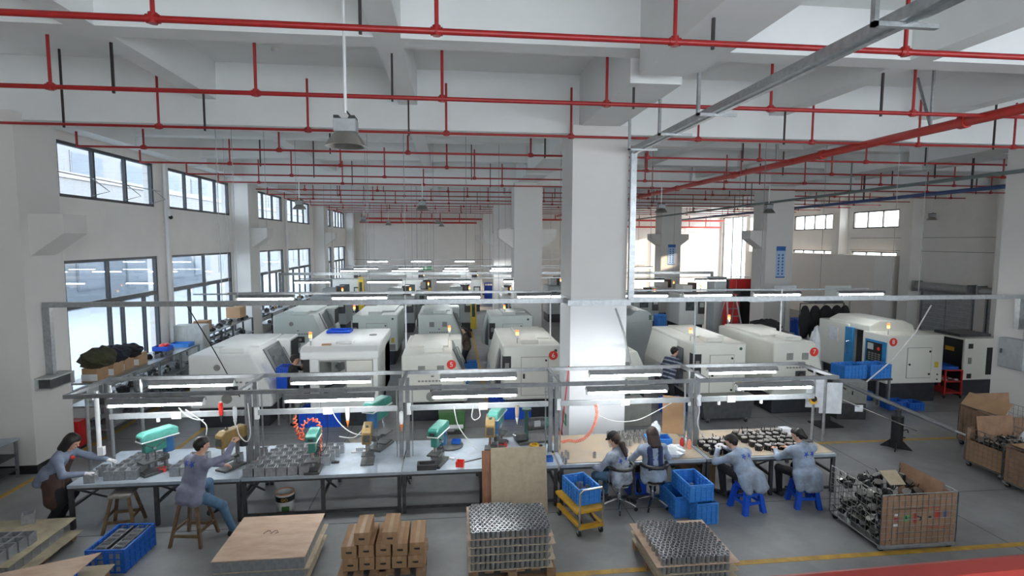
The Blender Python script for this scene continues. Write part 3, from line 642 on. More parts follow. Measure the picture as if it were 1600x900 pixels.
# machine eight: operator side faces left with a console, sliding blue door and headstock
t = thing('cnc_lathe', 'cream and blue cnc lathe marked with red number eight', 'machine', (12.0, 13.9, 0))
MB().bb(0, 1.72, 0, .95, .56, 1.92).bb(.5, 1.72, .95, 2.9, .56, 1.92).obj('body', M_cnc, t, bevel=.03, seg=3)
MB().bb(.0, .5, 1.55, 2.9, .62, 2.02).obj('headstock_cover', M_cnc, t, bevel=.03)
MB().bb(.30, .5, .96, 1.55, .70, 1.90).obj('work_chamber', M_cast, t)
MB().prism([(.05, 1.90), (1.5, 1.90), (1.42, 2.10), (1.1, 2.22), (.35, 2.22), (.05, 2.08)], .75, 2.5).obj('hood', M_cnc, t, bevel=.03)
MB().bb(-.05, .02, 1.30, 1.62, .72, 1.94).obj('sliding_door', M_mblue, t, bevel=.01)
MB().tube([(-.05, 1.45, 1.15), (-.12, 1.45, 1.17), (-.12, 1.45, 1.5), (-.05, 1.45, 1.52)], .015, 6).obj('door_handle', M_chrome, t)
MB().bb(-.03, .0, .02, .80, .98, 1.72).obj('console_frame', M_mblue, t, bevel=.008)
cp = MB().bb(-.045, -.03, .16, .72, 1.10, 1.66).obj('control_panel', M_black, t)
MB().bb(-.05, -.045, .46, .68, 1.44, 1.62).obj('screen', M_screen, cp)
km = MB()
for a in range(4):
    for b in range(4): km.bb(-.05, -.045, .20+a*.12, .28+a*.12, 1.14+b*.06, 1.175+b*.06)
km.obj('key_grid', M_vent, cp); MB().cyl((-.06, .26, 1.5), (-.045, .26, 1.5), .05, 10).obj('stop_button', M_redp, cp)
MB().bb(.62, 1.34, -.014, 0, .72, 1.56).obj('service_door', M_cnc, t, bevel=.004); MB().bb(.607, 1.353, -.006, .001, .707, 1.573).obj('door_gap', M_vent, t)
for q in ((1.29, 1.46), (1.29, .82), (.68, 1.1)): MB().cyl((q[0], -.03, q[1]), (q[0], -.013, q[1]), .03, 10).obj('latch', M_black, t)
MB().bb(1.46, 1.58, -.006, 0, 1.0, 1.16).obj('warning_sticker', M_myel, t)
for q in (.66, .8): MB().cyl((1.56, -.02, q), (1.56, 0, q), .02, 8).obj('plug', M_black, t)
MB().bb(.12, 1.62, .12, 2.8, 0, .56).obj('base', M_base, t)
MB().cyl((.16, -.012, 1.74), (.16, 0, 1.74), .115, 24).obj('number_disc', M_redp, t); text_mesh('8', .17, 'numeral', M_white, t, (.16, -.014, 1.74))
MB().box((-.006, 2.2, 1.62), (.012, .42, .42)).obj('notice_sheet', M_paper, t)
beacon(t, .12, .15, 1.92, .12)
# its tail cabinet
t = thing('machine_tail_cabinet', 'cream cabinet with black side at the end of machine eight', 'machine', (15.32, 14.3, 0))
MB().bb(-.55, .75, 0, 1.5, .5, 1.72).obj('body', M_cnc, t, bevel=.02); MB().bb(-.57, -.55, .05, 1.45, .5, 1.68).obj('side_panel', M_black, t); MB().bb(-.5, .7, .1, 1.4, 0, .5).obj('base', M_base, t)
for q in (1.5, .62): MB().bb(-.42, -.28, -.012, 0, q-.07, q+.07).obj('plug_panel', M_black, t)
MB().bb(.18, .45, -.012, 0, .65, 1.45).obj('opening', M_black, t); MB().bb(-.40, -.30, -.012, 0, .98, 1.16).obj('vent_grille', M_vent, t)
MB().bb(-.4, .6, .3, 1.2, 1.72, 1.80).obj('roof_tray', M_dsteel, t); MB().bb(-.575, -.57, .3, .6, 1.3, 1.42).obj('warning_sticker', M_yellow, t)
# second row
lathe_cnc('pale green cnc lathe with a blue lower panel next to the second left column', X(428, 20.0), X(511, 20.0), 20.0, 2.9, 1.86, M_cncg, 'spindle', 1, rnd=True)
lathe_cnc('pale green cnc lathe with a yellow sticker left of the second row aisle', X(552, 20.0), X(622, 20.0), 20.0, 2.9, 1.84, M_cncg, 'panel', -1, beac=(-.75, .2))
lathe_cnc('pale green cnc lathe beside the woman in the middle aisle', X(654, 20.0), X(724, 20.0), 20.0, 2.8, 1.85, M_cncg, 'spindle', 1)
lathe_cnc('pale green cnc lathe in front of the second middle column', X(765, 19.6), X(832, 19.6), 19.6, 1.9, 1.82, M_cncg, 'panel', -1, beac=(-.2, .5), sticker=False)
# far machining centres
def vmc(label, px0, px1, Y, z, m, yel=False, head=True, group='far machining centres'):
    x0, x1 = vy(px0, 460, Y).x, vy(px1, 460, Y).x; h = (x1-x0)/2
    t = thing('machining_centre', label, 'machine', ((x0+x1)/2, Y, 0), group=group)
    MB().bb(-h, h, 0, 1.7, .45, z*.84).obj('body', m, t, bevel=.04); MB().bb(-h*.9, h*.9, .1, 1.6, 0, .45).obj('base', M_base, t)
    MB().bb(-h*.62, h*.25, -.02, 0, .75, z*.78).obj('door', m, t, bevel=.01); MB().bb(-h*.52, h*.15, -.03, -.02, 1.15, z*.72).obj('door_window', M_mglass, t)
    MB().bb(h*.45, h*.92, -.10, 0, 1.0, 1.62).obj('control_panel', M_dsteel, t, bevel=.01); MB().bb(h*.52, h*.85, -.11, -.10, 1.32, 1.55).obj('screen', M_screen, t)
    MB().bb(-h*.45, h*.35, .5, 1.4, z*.84, z).obj('column_cover', m, t, bevel=.03)
    if head: MB().cyl((h*.5, .8, z*.84), (h*.5, .8, z+.1), .22, 14).obj('tool_magazine', M_dsteel, t)
    if yel: 
        MB().bb(h*.80, h*1.15, -.35, -.05, .2, z*.9).obj('guard_post', M_myel, t); MB().bb(h*.88, h*1.07, -.36, -.35, .8, z*.78).obj('guard_window', M_mglass, t)
    beacon(t, h*.75, .2, z*.84, .2)
    return t
for a, b, Y, z, m, ye, lb in ((484, 541, 27.2, 2.15, M_cncgr, False, 'grey machining centre behind the lathe with the blue panel'), (588, 648, 27.2, 2.15, M_cncgr, False, 'grey machining centre with a black tool magazine left of the yellow guard'),
        (650, 672, 29.0, 2.3, M_cncgr, True, 'grey machining centre with a tall yellow guard post'), (688, 740, 27.2, 2.2, M_cncgr, True, 'grey machining centre with a thin yellow post near the blue bin'), (783, 801, 26.6, 2.2, M_cncw, False, 'narrow white machining centre left of the second middle column'),
        (520, 566, 35, 2.5, M_cncw, True, 'white machining centre with yellow trim near the far left corner'), (622, 668, 35, 2.45, M_cncw, False, 'long white machine in front of the far wall'), (708, 752, 35, 2.45, M_cncw, False, 'white machine with a sloping hood in front of the far wall'),
        (990, 1030, 27, 2.0, M_cncgr, False, 'grey machining centre in the aisle right of the middle column'), (1062, 1102, 25.6, 2.35, M_cncw, False, 'white machining centre behind the step ladder'), (1030, 1058, 30, 2.2, M_cncw, False, 'white machine at the foot of the third right column'), (856, 880, 30, 2.4, M_cncgr, False, 'grey machine between the second middle column and the front column')):
    vmc(lb, a, b, Y, z, m, ye)
t = thing('grey_cabinet_machine', 'plain grey machine with a stepped top right of the middle column', 'machine', (X(996, 19.5), 19.5, 0))
MB().prism([(-.9, 0), (.55, 0), (.55, 1.75), (.35, 1.95), (-.1, 1.95), (-.3, 1.8), (-.9, 1.8)], 0, 2.2).obj('body', M_cncgr, t, bevel=.03); MB().bb(.56, .85, .2, .9, .25, .5).obj('chip_box', M_dsteel, t); MB().bb(-.5, .4, -.012, 0, .3, 1.5).obj('service_door', M_cncgr, t, bevel=.004); MB().bb(.40, .50, -.012, 0, 1.62, 1.80).obj('badge', M_dgreen, t)
# ================================================================== DRILLS AND TAPPING MACHINES ON THE BENCH
def drill(label, px, py, rz, mc=None, s=1.0, motor=M_motor, arm=.62, colh=.66, cover=None, z=BZ, tray=True):
    # origin at the base plate's front (spindle end); head runs from spindle back (+y) to the motor
    mc = mc or M_teal; p = g(px, py, z); t = thing('drill_press', label, 'drill press', (p.x, p.y, z), rz); t.scale = (s, s, s)
    MB().bb(-.13, .13, -.12, .36, 0, .045).obj('base_plate', M_cast, t, bevel=.012)
    MB().bb(-.10, .10, -.10, .12, .045, .06).obj('work_pad', M_dsteel, t)
    MB().cyl((0, .28, .045), (0, .28, colh), .034, 12).obj('column', M_steel, t, True)
    if tray: MB().bb(-.11, .11, -.12, .14, .20, .225).bb(-.05, .05, .14, .25, .17, .23).cyl((0, .28, .16), (0, .28, .24), .055, 12).obj('drill_table', M_cast, t, bevel=.006)
    hd = MB().bb(-.06, .06, -.06, .30, colh-.2, colh).obj('head', mc, t, bevel=.02)
    pr = [(-.12, colh), (-.12, colh+.1), (-.06, colh+.135), (arm-.06, colh+.15), (arm, colh+.11), (arm, colh)]
    MB().prism(pr, -.095, .095, 'x').obj('belt_cover', cover or mc, t, bevel=.022, seg=3)
    MB().bb(-.10, .10, -.125, arm+.005, colh-.008, colh+.008).obj('cover_lip', M_white, t)
    MB().cyl((0, arm-.13, colh-.27), (0, arm-.13, colh-.01), .085, 14).obj('motor', motor, t, True)
    MB().cyl((0, 0, colh-.30), (0, 0, colh-.2), .032, 12).cyl((0, 0, colh-.37), (0, 0, colh-.30), .022, 10, .028).cyl((0, 0, colh-.43), (0, 0, colh-.37), .006, 6).obj('spindle', M_chrome, t, True)
    f = MB().cyl((.06, .06, colh-.12), (.12, .06, colh-.12), .025, 10).obj('feed_hub', M_chrome, t, True)
    for k in range(3):
        a = k*2.094+.5; MB().tube([(.11, .06, colh-.12), (.13, .06+.16*math.cos(a), colh-.12+.16*math.sin(a))], .008, 6).ball((.13, .06+.17*math.cos(a), colh-.12+.17*math.sin(a)), .018, 8, 5).obj('feed_lever', M_dsteel, f, True)
    MB().box((0, -.125, colh+.05), (.09, .012, .045)).obj('name_plate', M_dsteel, t)
    return t
def tapper(label, px, py, rz, s=1.0, z=BZ):
    p = g(px, py, z); t = thing('tapping_machine', label, 'tapping machine', (p.x, p.y, z), rz); t.scale = (s, s, s)
    MB().bb(-.12, .12, -.10, .34, 0, .04).obj('base_plate', M_cast, t, bevel=.01)
    MB().cyl((0, .26, .04), (0, .26, .55), .034, 12).obj('column', M_steel, t, True)
    MB().bb(-.10, .12, -.10, .12, .17, .195).bb(-.04, .04, .12, .26, .15, .2).obj('drill_table', M_cast, t, bevel=.006)
    MB().prism([(-.11, .40), (-.11, .63), (-.02, .68), (.40, .68), (.44, .62), (.44, .5), (.2, .42)], -.085, .085, 'x').obj('head', M_gold, t, bevel=.02)
    MB().bb(-.06, .06, -.118, -.108, .45, .58).obj('name_plate', M_cast, t)
    MB().cyl((0, .40, .30), (0, .40, .52), .08, 14).obj('motor', M_dsteel, t, True)
    MB().cyl((0, -.03, .27), (0, -.03, .41), .026, 10).cyl((0, -.03, .22), (0, -.03, .27), .014, 8).obj('spindle', M_chrome, t, True)
    MB().tube([(.08, .05, .5), (.16, .02, .5), (.2, -.08, .42)], .01, 6).ball((.2, -.09, .41), .022, 8, 5).obj('feed_lever', M_dsteel, t, True)
    MB().ball((0, .05, .70), .03, 8, 5).obj('oil_cap', M_cast, t)
    return t
drill('teal bench drill with a pale lid standing among square housings at the left', 232, 741, R(-36), M_teal, 1.0, M_motor, .46, .56, M_tealL)
MB_t = tapper('brown tapping machine in front of the seated man in jeans', 352, 735, R(-28), .98)
drill('small teal drill wrapped by the orange coiled hose', 489, 738, R(2), M_teal, .95, M_dsteel, .34, .56)
drill('tall teal drill with a blue motor at the back of the bench facing away', 600, 694, R(158), M_teal, 1.12, M_motor, .5, .68)
tapper('brown tapping machine standing next to the tall teal drill', 574, 725, R(4), .92)
drill('teal drill with a steel post beside it left of the red tray', 680, 728, R(-20), M_teal, .98, M_motor, .46, .54)
drill('teal drill with a long pale lid behind the leaning boards', 782, 693, R(160), M_teal, 1.0, M_motor, .55, .62, M_tealL)
tapper('brown tapping machine behind the leaning plywood boards', 766, 716, R(-6), 1.0)
# green motor drill lying at the post
p = g(832, 688, BZ); t = thing('motor_drill', 'dark green drill head with a horizontal grey motor by the frame post', 'drill press', (p.x, p.y, BZ), R(10))
MB().bb(-.32, .30, -.2, .2, 0, .05).obj('base_plate', M_cast, t, bevel=.01); MB().cyl((-.12, 0, .05), (-.12, 0, .45), .04, 12).obj('column', M_dgreen, t, True)
MB().cyl((-.12, 0, .32), (.22, 0, .32), .12, 16).obj('motor', M_cast, t, True); MB().cyl((.22, 0, .32), (.30, 0, .32), .10, 16).obj('motor_cap', M_teal, t, True); MB().box((.05, -.12, .36), (.12, .05, .1)).obj('terminal_box', M_ebox, t)
MB().cyl((-.12, 0, .42), (-.12, 0, .62), .05, 10, .03).cyl((-.12, 0, .6), (-.12, 0, .63), .09, 12).obj('spindle_head', M_dgreen, t, True)
MB().tube([(-.2, -.06, .3), (-.42, -.1, .34)], .012, 6).tube([(-.3, -.1, .15), (-.46, -.14, .2)], .012, 6).obj('lever', M_chrome, t); MB().box((-.26, -.06, .13), (.2, .16, .12)).obj('vice', M_cast, t, bevel=.01)
# steel guide post block, parts trays and small bench things
p = g(667, 733, BZ); t = thing('fixture_block', 'black rectangular drill fixture on the bench left of the red tray', 'fixture', (p.x, p.y, BZ))
MB().bb(-.16, .16, -.06, .14, 0, .03).bb(-.16, .16, -.06, -.03, .03, .09).bb(-.16, .16, .11, .14, .03, .09).bb(-.16, -.13, -.03, .11, .03, .09).bb(.13, .16, -.03, .11, .03, .09).obj('frame', M_dsteel, t, bevel=.005); MB().bb(-.13, .13, -.03, .11, .03, .05).obj('floor_plate', M_black, t)
p = g(682, 715, BZ); t = thing('guide_post', 'chrome guide post on a square steel base', 'fixture', (p.x+.02, p.y, BZ)); MB().bb(-.12, .12, -.05, .12, 0, .05).obj('foot', M_steel, t); MB().cyl((0, .04, .05), (0, .04, .26), .045, 14).obj('post', M_chrome, t, True)
p = g(702, 697, BZ); t = thing('machine_stand', 'grey round machine base with a column and a grey plate', 'fixture', (p.x, p.y, BZ))
MB().lathe([(.26, 0), (.26, .03), (.22, .05), (.06, .06)], n=20).obj('base_plate', M_cast, t, True); MB().cyl((-.1, .02, .05), (-.1, .02, .42), .035, 10).obj('column', M_dgreen, t, True); MB().box((.12, .05, .34), (.28, .2, .02)).box((0, .04, .3), (.18, .06, .06)).obj('shelf_plate', M_steel, t)
def tray(label, px, py, m, s=(.16, .12, .07), rz=0.0, z=BZ, cat='tray'):
    p = g(px, py, z); a, b, h = s[0]/2, s[1]/2, s[2]; o = MB().bb(-a, a, -b, b, 0, .006).bb(-a, a, -b, -b+.006, .006, h).bb(-a, a, b-.006, b, .006, h).bb(-a, -a+.006, -b+.006, b-.006, .006, h).bb(a-.006, a, -b+.006, b-.006, .006, h).obj('parts_tray', m, bevel=.0); o.location = (p.x, p.y, z); o.rotation_euler = (0, 0, rz)
    return tag(o, label, cat)
tray('small red parts tray on the bench beside the teal drill and housings', 251, 737, M_redp, (.16, .10, .06), R(25)); tray('small red parts tray beside the brown tapping machine', 402, 727, M_redp, (.14, .12, .07), R(30))
tray('red parts tray with a rod sticking out near the leaning boards', 719, 728, M_redp, (.13, .13, .09), R(-12)); tray('small blue tray on the round machine base', 713, 692, M_blue, (.16, .12, .06), R(-10), BZ+.06)
tray('flat red tray behind the leaning plywood', 784, 697, M_redp, (.18, .12, .06), 0); tray('blue tray with a red rim at the corner of the boarded bench', 858, 720, M_posterd, (.12, .12, .08), 0)
one(MB().cyl(g(726, 722, BZ+.08), g(752, 716, BZ+.05), .012, 8), 'steel_rod', M_dsteel, 'short steel rod resting in the red tray', 'rod')
one(MB().box(g(704, 716, BZ+.015), (.16, .06, .03), rz=R(-25)), 'metal_plate', M_white, 'small pale plate lying on the steel bench', 'plate', bevel=.005)
one(MB().box(g(524, 722, BZ+.015), (.13, .05, .03), rz=R(5)).box(g(524, 721, BZ+.035), (.03, .05, .03)), 'clamp_bar', M_dsteel, 'small dark clamp lying alone on the steel bench', 'clamp', bevel=.005)
t = thing('vice', 'small pale drill vice on the bench behind the brown tapping machine', 'vice', g(562, 706, BZ)); MB().bb(-.14, .10, -.05, .06, 0, .02).bb(-.06, .06, -.04, .05, .02, .09).obj('vice_body', M_alu, t, bevel=.006); MB().cyl((.06, 0, .05), (.16, .02, .05), .012, 8).obj('screw', M_chrome, t, True)
one(MB().lathe([(.035, 0), (.035, .06), (.02, .07)], g(622, 693, BZ), 12), 'metal_cup', M_chrome, 'single shiny cup standing by the frame post', 'cup', smooth=True)
t = thing('tape_dispenser', 'yellow tool on the bench beside the frame post', 'tool', g(835, 700, BZ)); MB().lathe([(.09, 0), (.09, .07), (.05, .07), (.05, 0)], n=16, closed=True).obj('ring', M_yellow, t, True); MB().box((.09, .0, .03), (.12, .05, .06)).obj('handle', M_black, t, bevel=.01)

# ------------------------------------------------------------------ square housings (open square metal cups)
def cup_mesh(a=.075, h=.15):
    t = .011; mb = MB()
    mb.bb(-a, a, -a, a, 0, .008).bb(-a, a, -a, -a+t, .008, h).bb(-a, a, a-t, a, .008, h).bb(-a, -a+t, -a+t, a-t, .008, h).bb(a-t, a, -a+t, a-t, .008, h)
    return mb.mesh('square_housing', M_cup)
CUP = cup_mesh(); CUPS = cup_mesh(.066, .11)
def cup(x, y, z, label, group, rz=0, me=None):
    o = bpy.data.objects.new('square_housing', me or CUP); C.objects.link(o); o.location = (x, y, z); o.rotation_euler = (0, 0, rz + random.uniform(-.05, .05)); return tag(o, label, 'housing', group)
ga, gb, gc = 'housings left of the teal drill', 'housings right of the teal drill', 'housings on the middle of the bench'
o = g(172, 742, BZ)
for i in range(3):
    for j in range(5):
        cup(-5.37+i*.165+j*.02, 9.12+j*.172, BZ, 'grey square metal housing in rows left of the teal drill', ga, .06)
for i in range(2):
    for j in range(4): cup(-4.42+i*.165+j*.015, 9.18+j*.18, BZ, 'grey square metal housing between the teal drill and the seated man', gb, .05)
cup(-5.62, 9.05, BZ, 'grey square metal housing in the hand of the bending worker', 'housings at the bench end', .2); cup(-5.58, 9.30, BZ, 'grey square metal housing standing alone at the left bench end', 'housings at the bench end', .1)
for i in range(7):
    for j in range(6):
        if j == 0 and i == 6: continue
        x, y = -3.25+i*.172+j*.045, 9.03+j*.175
        if x > -2.02 + j*.08 or (x > -2.3 and j < 2): continue
        cup(x, y, BZ, 'grey square metal housing in the block left of the orange coiled hose', gc, .12)
for k in range(3): cup(-3.62+k*.17, 9.62+.1*k, BZ, 'grey square metal housing behind the brown tapping machine', 'housings behind the tapping machine', .3)

# ------------------------------------------------------------------ cables, hoses and hanging tools under the trunking
def helix(a, b, r, turns, n=10):
    a, b = Vector(a), Vector(b); d = (b-a); u = d.orthogonal().normalized(); v = d.normalized().cross(u)
    return [a + d*(i/(turns*n)) + u*r*math.cos(2*math.pi*i/n) + v*r*math.sin(2*math.pi*i/n) for i in range(turns*n+1)]
def coil(path, r, turns, n=9):
    P = [Vector(p) for p in path]; L = [0]
    for i in range(len(P)-1): L.append(L[-1]+(P[i+1]-P[i]).length)
    out = []; N = turns*n
    for k in range(N+1):
        s = L[-1]*k/N; i = max(j for j in range(len(L)-1) if L[j] <= s+1e-9); f = (s-L[i])/max(1e-6, L[i+1]-L[i])
        p = P[i].lerp(P[i+1], f); d = (P[min(i+2, len(P)-1)]-P[i]).normalized(); u = Vector((0, 1, 0)) if abs(d.y) < .8 else Vector((1, 0, 0)); v = d.cross(u).normalized()
        a = 2*math.pi*k/n; out.append(p + u*r*math.cos(a) + v*r*math.sin(a))
    return out
YT = 9.43
def P(px, py, Y=YT): return vy(px, py, Y)
one(MB().tube(coil([P(460, 650), P(462, 668), P(468, 684), P(476, 688), P(470, 675), P(474, 662), P(484, 655), P(495, 657), P(500, 668), P(500, 690), P(499, 708)], .03, 24), .0115, 6), 'coiled_hose', M_orange, 'bright orange coiled air hose looped over the small teal drill', 'hose', smooth=True)
t = thing('air_blow_gun', 'red air nozzle at the end of the orange coiled hose', 'tool', P(500, 715)); MB().lathe([(.008, .06), (.02, .04), (.03, -.02), (.02, -.06)], n=10).obj('nozzle', M_redp, t, True)
one(MB().tube(coil([P(931, 632), P(933, 645), P(930, 660), P(923, 675), P(912, 686), P(900, 690), P(888, 688), P(877, 691)], .022, 40), .011, 6), 'coiled_hose', M_salmon, 'salmon coloured coiled air hose drooping onto the boarded bench', 'hose', smooth=True)
for lab, pts, Y in (('white cord from the outlet to the brown tapping machine at the left', [(279, 637), (290, 648), (305, 655), (318, 656)], 9.4), ('second white cord looping behind the first tapping machine', [(290, 640), (305, 650), (322, 664), (322, 680)], 9.42),
        ('white cord from the second outlet to the brown tapping machine', [(516, 636), (526, 655), (540, 670), (556, 678), (572, 679)], 9.4), ('pale cord dangling loose left of the tall drill', [(530, 682), (545, 684), (556, 682), (568, 670)], 9.5),
        ('white cord drooping from the plug to the steel bench', [(709, 635), (714, 660), (722, 675), (732, 688), (745, 703)], 9.4), ('white cord hanging between the column and the cardboard panel', [(937, 650), (955, 657), (975, 659), (1000, 655), (1030, 640), (1050, 629)], 9.6),
        ('white cord hanging beside the right frame post', [(1089, 620), (1093, 640), (1090, 660), (1095, 676), (1101, 684)], 9.4), ('thin black cord hanging over the middle bench', [(511, 640), (512, 680), (508, 700), (500, 707)], 9.45), ('white cord loop below the clear bottle', [(370, 665), (374, 680), (385, 690), (391, 680), (390, 660), (387, 630)], 9.4), ('grey cord loop left of the brown tapping machine', [(740, 634), (737, 650), (742, 656), (750, 650), (748, 636)], 9.45)):
    q = [vy(a, b, Y) for a, b in pts]; sm = []
    for i in range(len(q)-1):
        p0, p1, p2, p3 = q[max(i-1, 0)], q[i], q[i+1], q[min(i+2, len(q)-1)]
        for k in range(5):
            u = k/5; sm.append(.5*((2*p1)+(p2-p0)*u+(2*p0-5*p1+4*p2-p3)*u*u+(3*p1-p0-3*p2+p3)*u**3))
    sm.append(q[-1]); one(MB().tube(sm, .009 if 'black' not in lab else .006, 6), 'cord', M_black if 'black' in lab else M_cord, lab, 'cord', smooth=True)
def hangtool(label, px, py, m, m2):
    p = P(px, py); t = thing('hanging_screwdriver', label, 'tool', (p.x, p.y, p.z)); MB().lathe([(.018, -.13), (.03, -.09), (.036, .0), (.034, .09), (.02, .10)], n=12).obj('handle', m, t, True); MB().lathe([(.006, -.24), (.010, -.2), (.028, -.13), (.028, -.12)], n=10).obj('tip', m2, t, True); MB().cyl((0, 0, .1), (0, 0, max(.12, 1.6-p.z)), .004, 5).obj('cord', M_cord, t)
hangtool('red handled screwdriver hanging over the first tapping machine', 345, 638, M_redp, M_dsteel); hangtool('clear and white bottle hanging from the left trunking', 367, 645, M_bag, M_cord); hangtool('white and orange bottle hanging over the middle bench', 543, 646, M_white, M_orangeb)
hangtool('orange bottle hanging beside the second frame post', 627, 652, M_white, M_orangeb); hangtool('tan bottle hanging behind the leaning boards', 808, 642, M_bwood, M_cord)
one(MB().box((g(268, 690, BZ).x, 10.16, BZ+.004), (.42, .26, .006), rz=R(12)), 'paper_sheet', M_paper, 'white sheet lying at the back of the left bench', 'paper')
t = thing('tape_roll', 'yellow and black tape roll hanging on the right end post of the bench frame', 'tape', vy(1270, 625, 9.58)); MB().cyl((0, -.03, 0), (0, .0, 0), .075, 18).obj('yellow_ring', M_yellow, t, True); MB().cyl((0, -.045, .03), (0, -.031, .03), .055, 16).obj('black_core', M_black, t, True)
# ================================================================== FOREGROUND
def crate_parts(t, w, d, h, m, cols=6, rows=3, dz=0.0, cd=4):
    # lattice crate, origin at bottom centre; w along x, d along y
    a, b = w/2, d/2; th = .012
    body = MB().bb(-a, a, -b, b, dz, dz+.015)
    def side(p0, p1, n):
        p0, p1 = Vector(p0), Vector(p1); L = (p1-p0); nx = L.normalized(); pr = Vector((-nx.y, nx.x, 0))*th/2
        for i in range(n+1):
            c = p0 + L*(i/n); body.box((c.x, c.y, dz+h/2), (.026, th*2.8, h-.01), rz=math.atan2(nx.y, nx.x))
        for j in range(rows+1):
            z = dz+.02+(h-.07)*j/rows; c = (p0+p1)/2; body.box((c.x, c.y, z), (L.length, th*1.9, .018), rz=math.atan2(nx.y, nx.x))
        c = (p0+p1)/2; body.box((c.x, c.y, dz+h*.45), (L.length-.02, .003, h*.8), rz=math.atan2(nx.y, nx.x))
    side((-a, -b, 0), (a, -b, 0), cols); side((a, -b, 0), (a, b, 0), cd); side((a, b, 0), (-a, b, 0), cols); side((-a, b, 0), (-a, -b, 0), cd)
    body.obj('crate_body', m, t)
    r = .018
    MB().bb(-a-r, a+r, -b-r, -b+.008, dz+h-.03, dz+h).bb(-a-r, a+r, b-.008, b+r, dz+h-.03, dz+h).bb(-a-r, -a+.008, -b+.008, b-.008, dz+h-.03, dz+h).bb(a-.008, a+r, -b+.008, b-.008, dz+h-.03, dz+h).obj('rim', m, t, bevel=.005)
def crate(label, loc, w, d, h, m=None, rz=0.0, group=None, **k):
    t = thing('plastic_crate', label, 'crate', loc, rz, group); crate_parts(t, w, d, h, m or M_blue, **k); return t
# long blue crate of housings at the lower left
q = [g(190, 817, .34), g(239, 817, .34), g(193, 863, .34), g(133, 857, .34)]
cx, cy = sum(v.x for v in q)/4, sum(v.y for v in q)/4
wc = ((q[1]-q[0]).length+(q[2]-q[3]).length)/2; dc = ((q[0]-q[3]).length+(q[1]-q[2]).length)/2
az = math.atan2(*( (q[0]+q[1]-q[2]-q[3]).xy )); az = -az
crate('long blue crate filled with dark housings beside the wooden stool', (cx, cy, 0), wc-.04, dc-.04, .34, M_blue, az, cols=4, cd=6)
mr = Matrix.Rotation(az, 3, 'Z')
for i in range(2):
    for j in range(6):
        v = mr @ Vector(((i-.5)*wc*.42, (j-2.5)*dc*.15, 0)); cup(cx+v.x, cy+v.y, .17, 'dark square housing packed in the long blue crate', 'housings in the long blue crate', az)
        v2 = v; cup(cx+v.x, cy+v.y, .02, 'dark square housing packed in the long blue crate', 'housings in the long blue crate', az)
o_ = MB().box((0, 0, 0), (.02, dc*.8, .02)).obj('divider_bar', M_black); o_.location = (cx, cy, .33); o_.rotation_euler = (0, 0, az); tag(o_, 'black bar lying across the housings in the long crate', 'bar')

def pallet(label, x0, x1, y0, y1, z=.12, rz=0):
    t = thing('wooden_pallet', label, 'pallet', ((x0+x1)/2, (y0+y1)/2, 0), rz); a, b = (x1-x0)/2, (y1-y0)/2
    for i in range(6):
        xx = -a + (2*a-.12)*i/5; MB().bb(xx, xx+.12, -b, b, z-.02, z).obj('plank', M_pal, t)
    for yy in (-b, -.05, b-.10): MB().bb(-a, a, yy, yy+.1, 0, .02).obj('plank', M_pal, t)
    for yy in (-b, -.05, b-.10):
        for xx in (-a, -.06, a-.12): MB().bb(xx, xx+.12, yy, yy+.1, .02, z-.02).obj('block', M_pal, t)
    return t
def sheet(label, x0, x1, y0, y1, z, m=None, th=.012, rz=0.0, group=None):
    o = MB().box((0, 0, th/2), (x1-x0, y1-y0, th)).obj('plywood_sheet', m or M_ply); o.location = ((x0+x1)/2, (y0+y1)/2, z); o.rotation_euler = (0, 0, rz); return tag(o, label, 'plywood', group)
# left stack: pallet, sheet, housings, sheet, housings
p = g(119, 803, .36); XR, YB = p.x, p.y; YF = g(4, 881, .36).y; XL = XR-1.25
pallet('wooden pallet under the stacked plywood at the far left', XL+.05, XR+.02, YF, YB-.05)
sheet('lower old plywood sheet on the pallet at the far left', XL, XR+.12, YF-.05, YB-.06, .12, M_plyold)
sheet('upper old plywood sheet carrying housings at the far left', XL, XR, YF, YB, .295, M_plyold)
for i in range(7):
    for j in range(7): 
        if i in (0, 6) or j in (0, 6) : cup(XL+.12+i*.165, YF+.1+j*.155, .132, 'grey housing between the two plywood sheets at the far left', 'housings between the left sheets')
for i in range(5):
    for j in range(5):
        x, y = g(40, 842, .44).x-.07-i*.16-j*.012, g(40, 842, .44).y+.12-j*.16
        if y < YF+.08 or x < XL+.08: continue
        cup(x, y, .307, 'grey housing lined up on top of the old plywood sheet at the far left', 'housings on the left sheet')
p = g(45, 816, .31); cup(p.x, p.y, .307, 'single grey housing standing apart on the old plywood sheet', 'lone housing', .5)
# front-left sheet lying on a crate
A, B, D = g(158, 863, .50), g(0, 896, .50), g(112, 901, .50)
u = (B-A).normalized(); v = (D-A).normalized(); pts = [A, A+u*1.2, A+u*1.2+v*1.2, A+v*1.2]
cxy = (pts[0]+pts[2])/2
one(MB().prism([(q_.x, q_.y) for q_ in pts], .49, .502, 'z'), 'plywood_sheet', M_ply, 'pinkish plywood sheet laid over a blue crate in the left corner', 'plywood')
ang = math.atan2(-u.y, -u.x)
cc = A + u*.40 + v*.34
crate('blue crate under the pinkish plywood sheet in the left corner', (cc.x, cc.y, 0), .62, .46, .49, M_blue, ang)
p = g(150, 887, .36); pb = thing('small_board', 'short pale board lying on a low box beside the corner crate', 'board', (p.x+.02, p.y-.1, 0), R(4)); MB().box((0, 0, .355), (.36, .3, .012)).obj('board', M_plyg, pb); MB().box((0, 0, .175), (.26, .24, .349)).obj('box', M_cardd, pb)
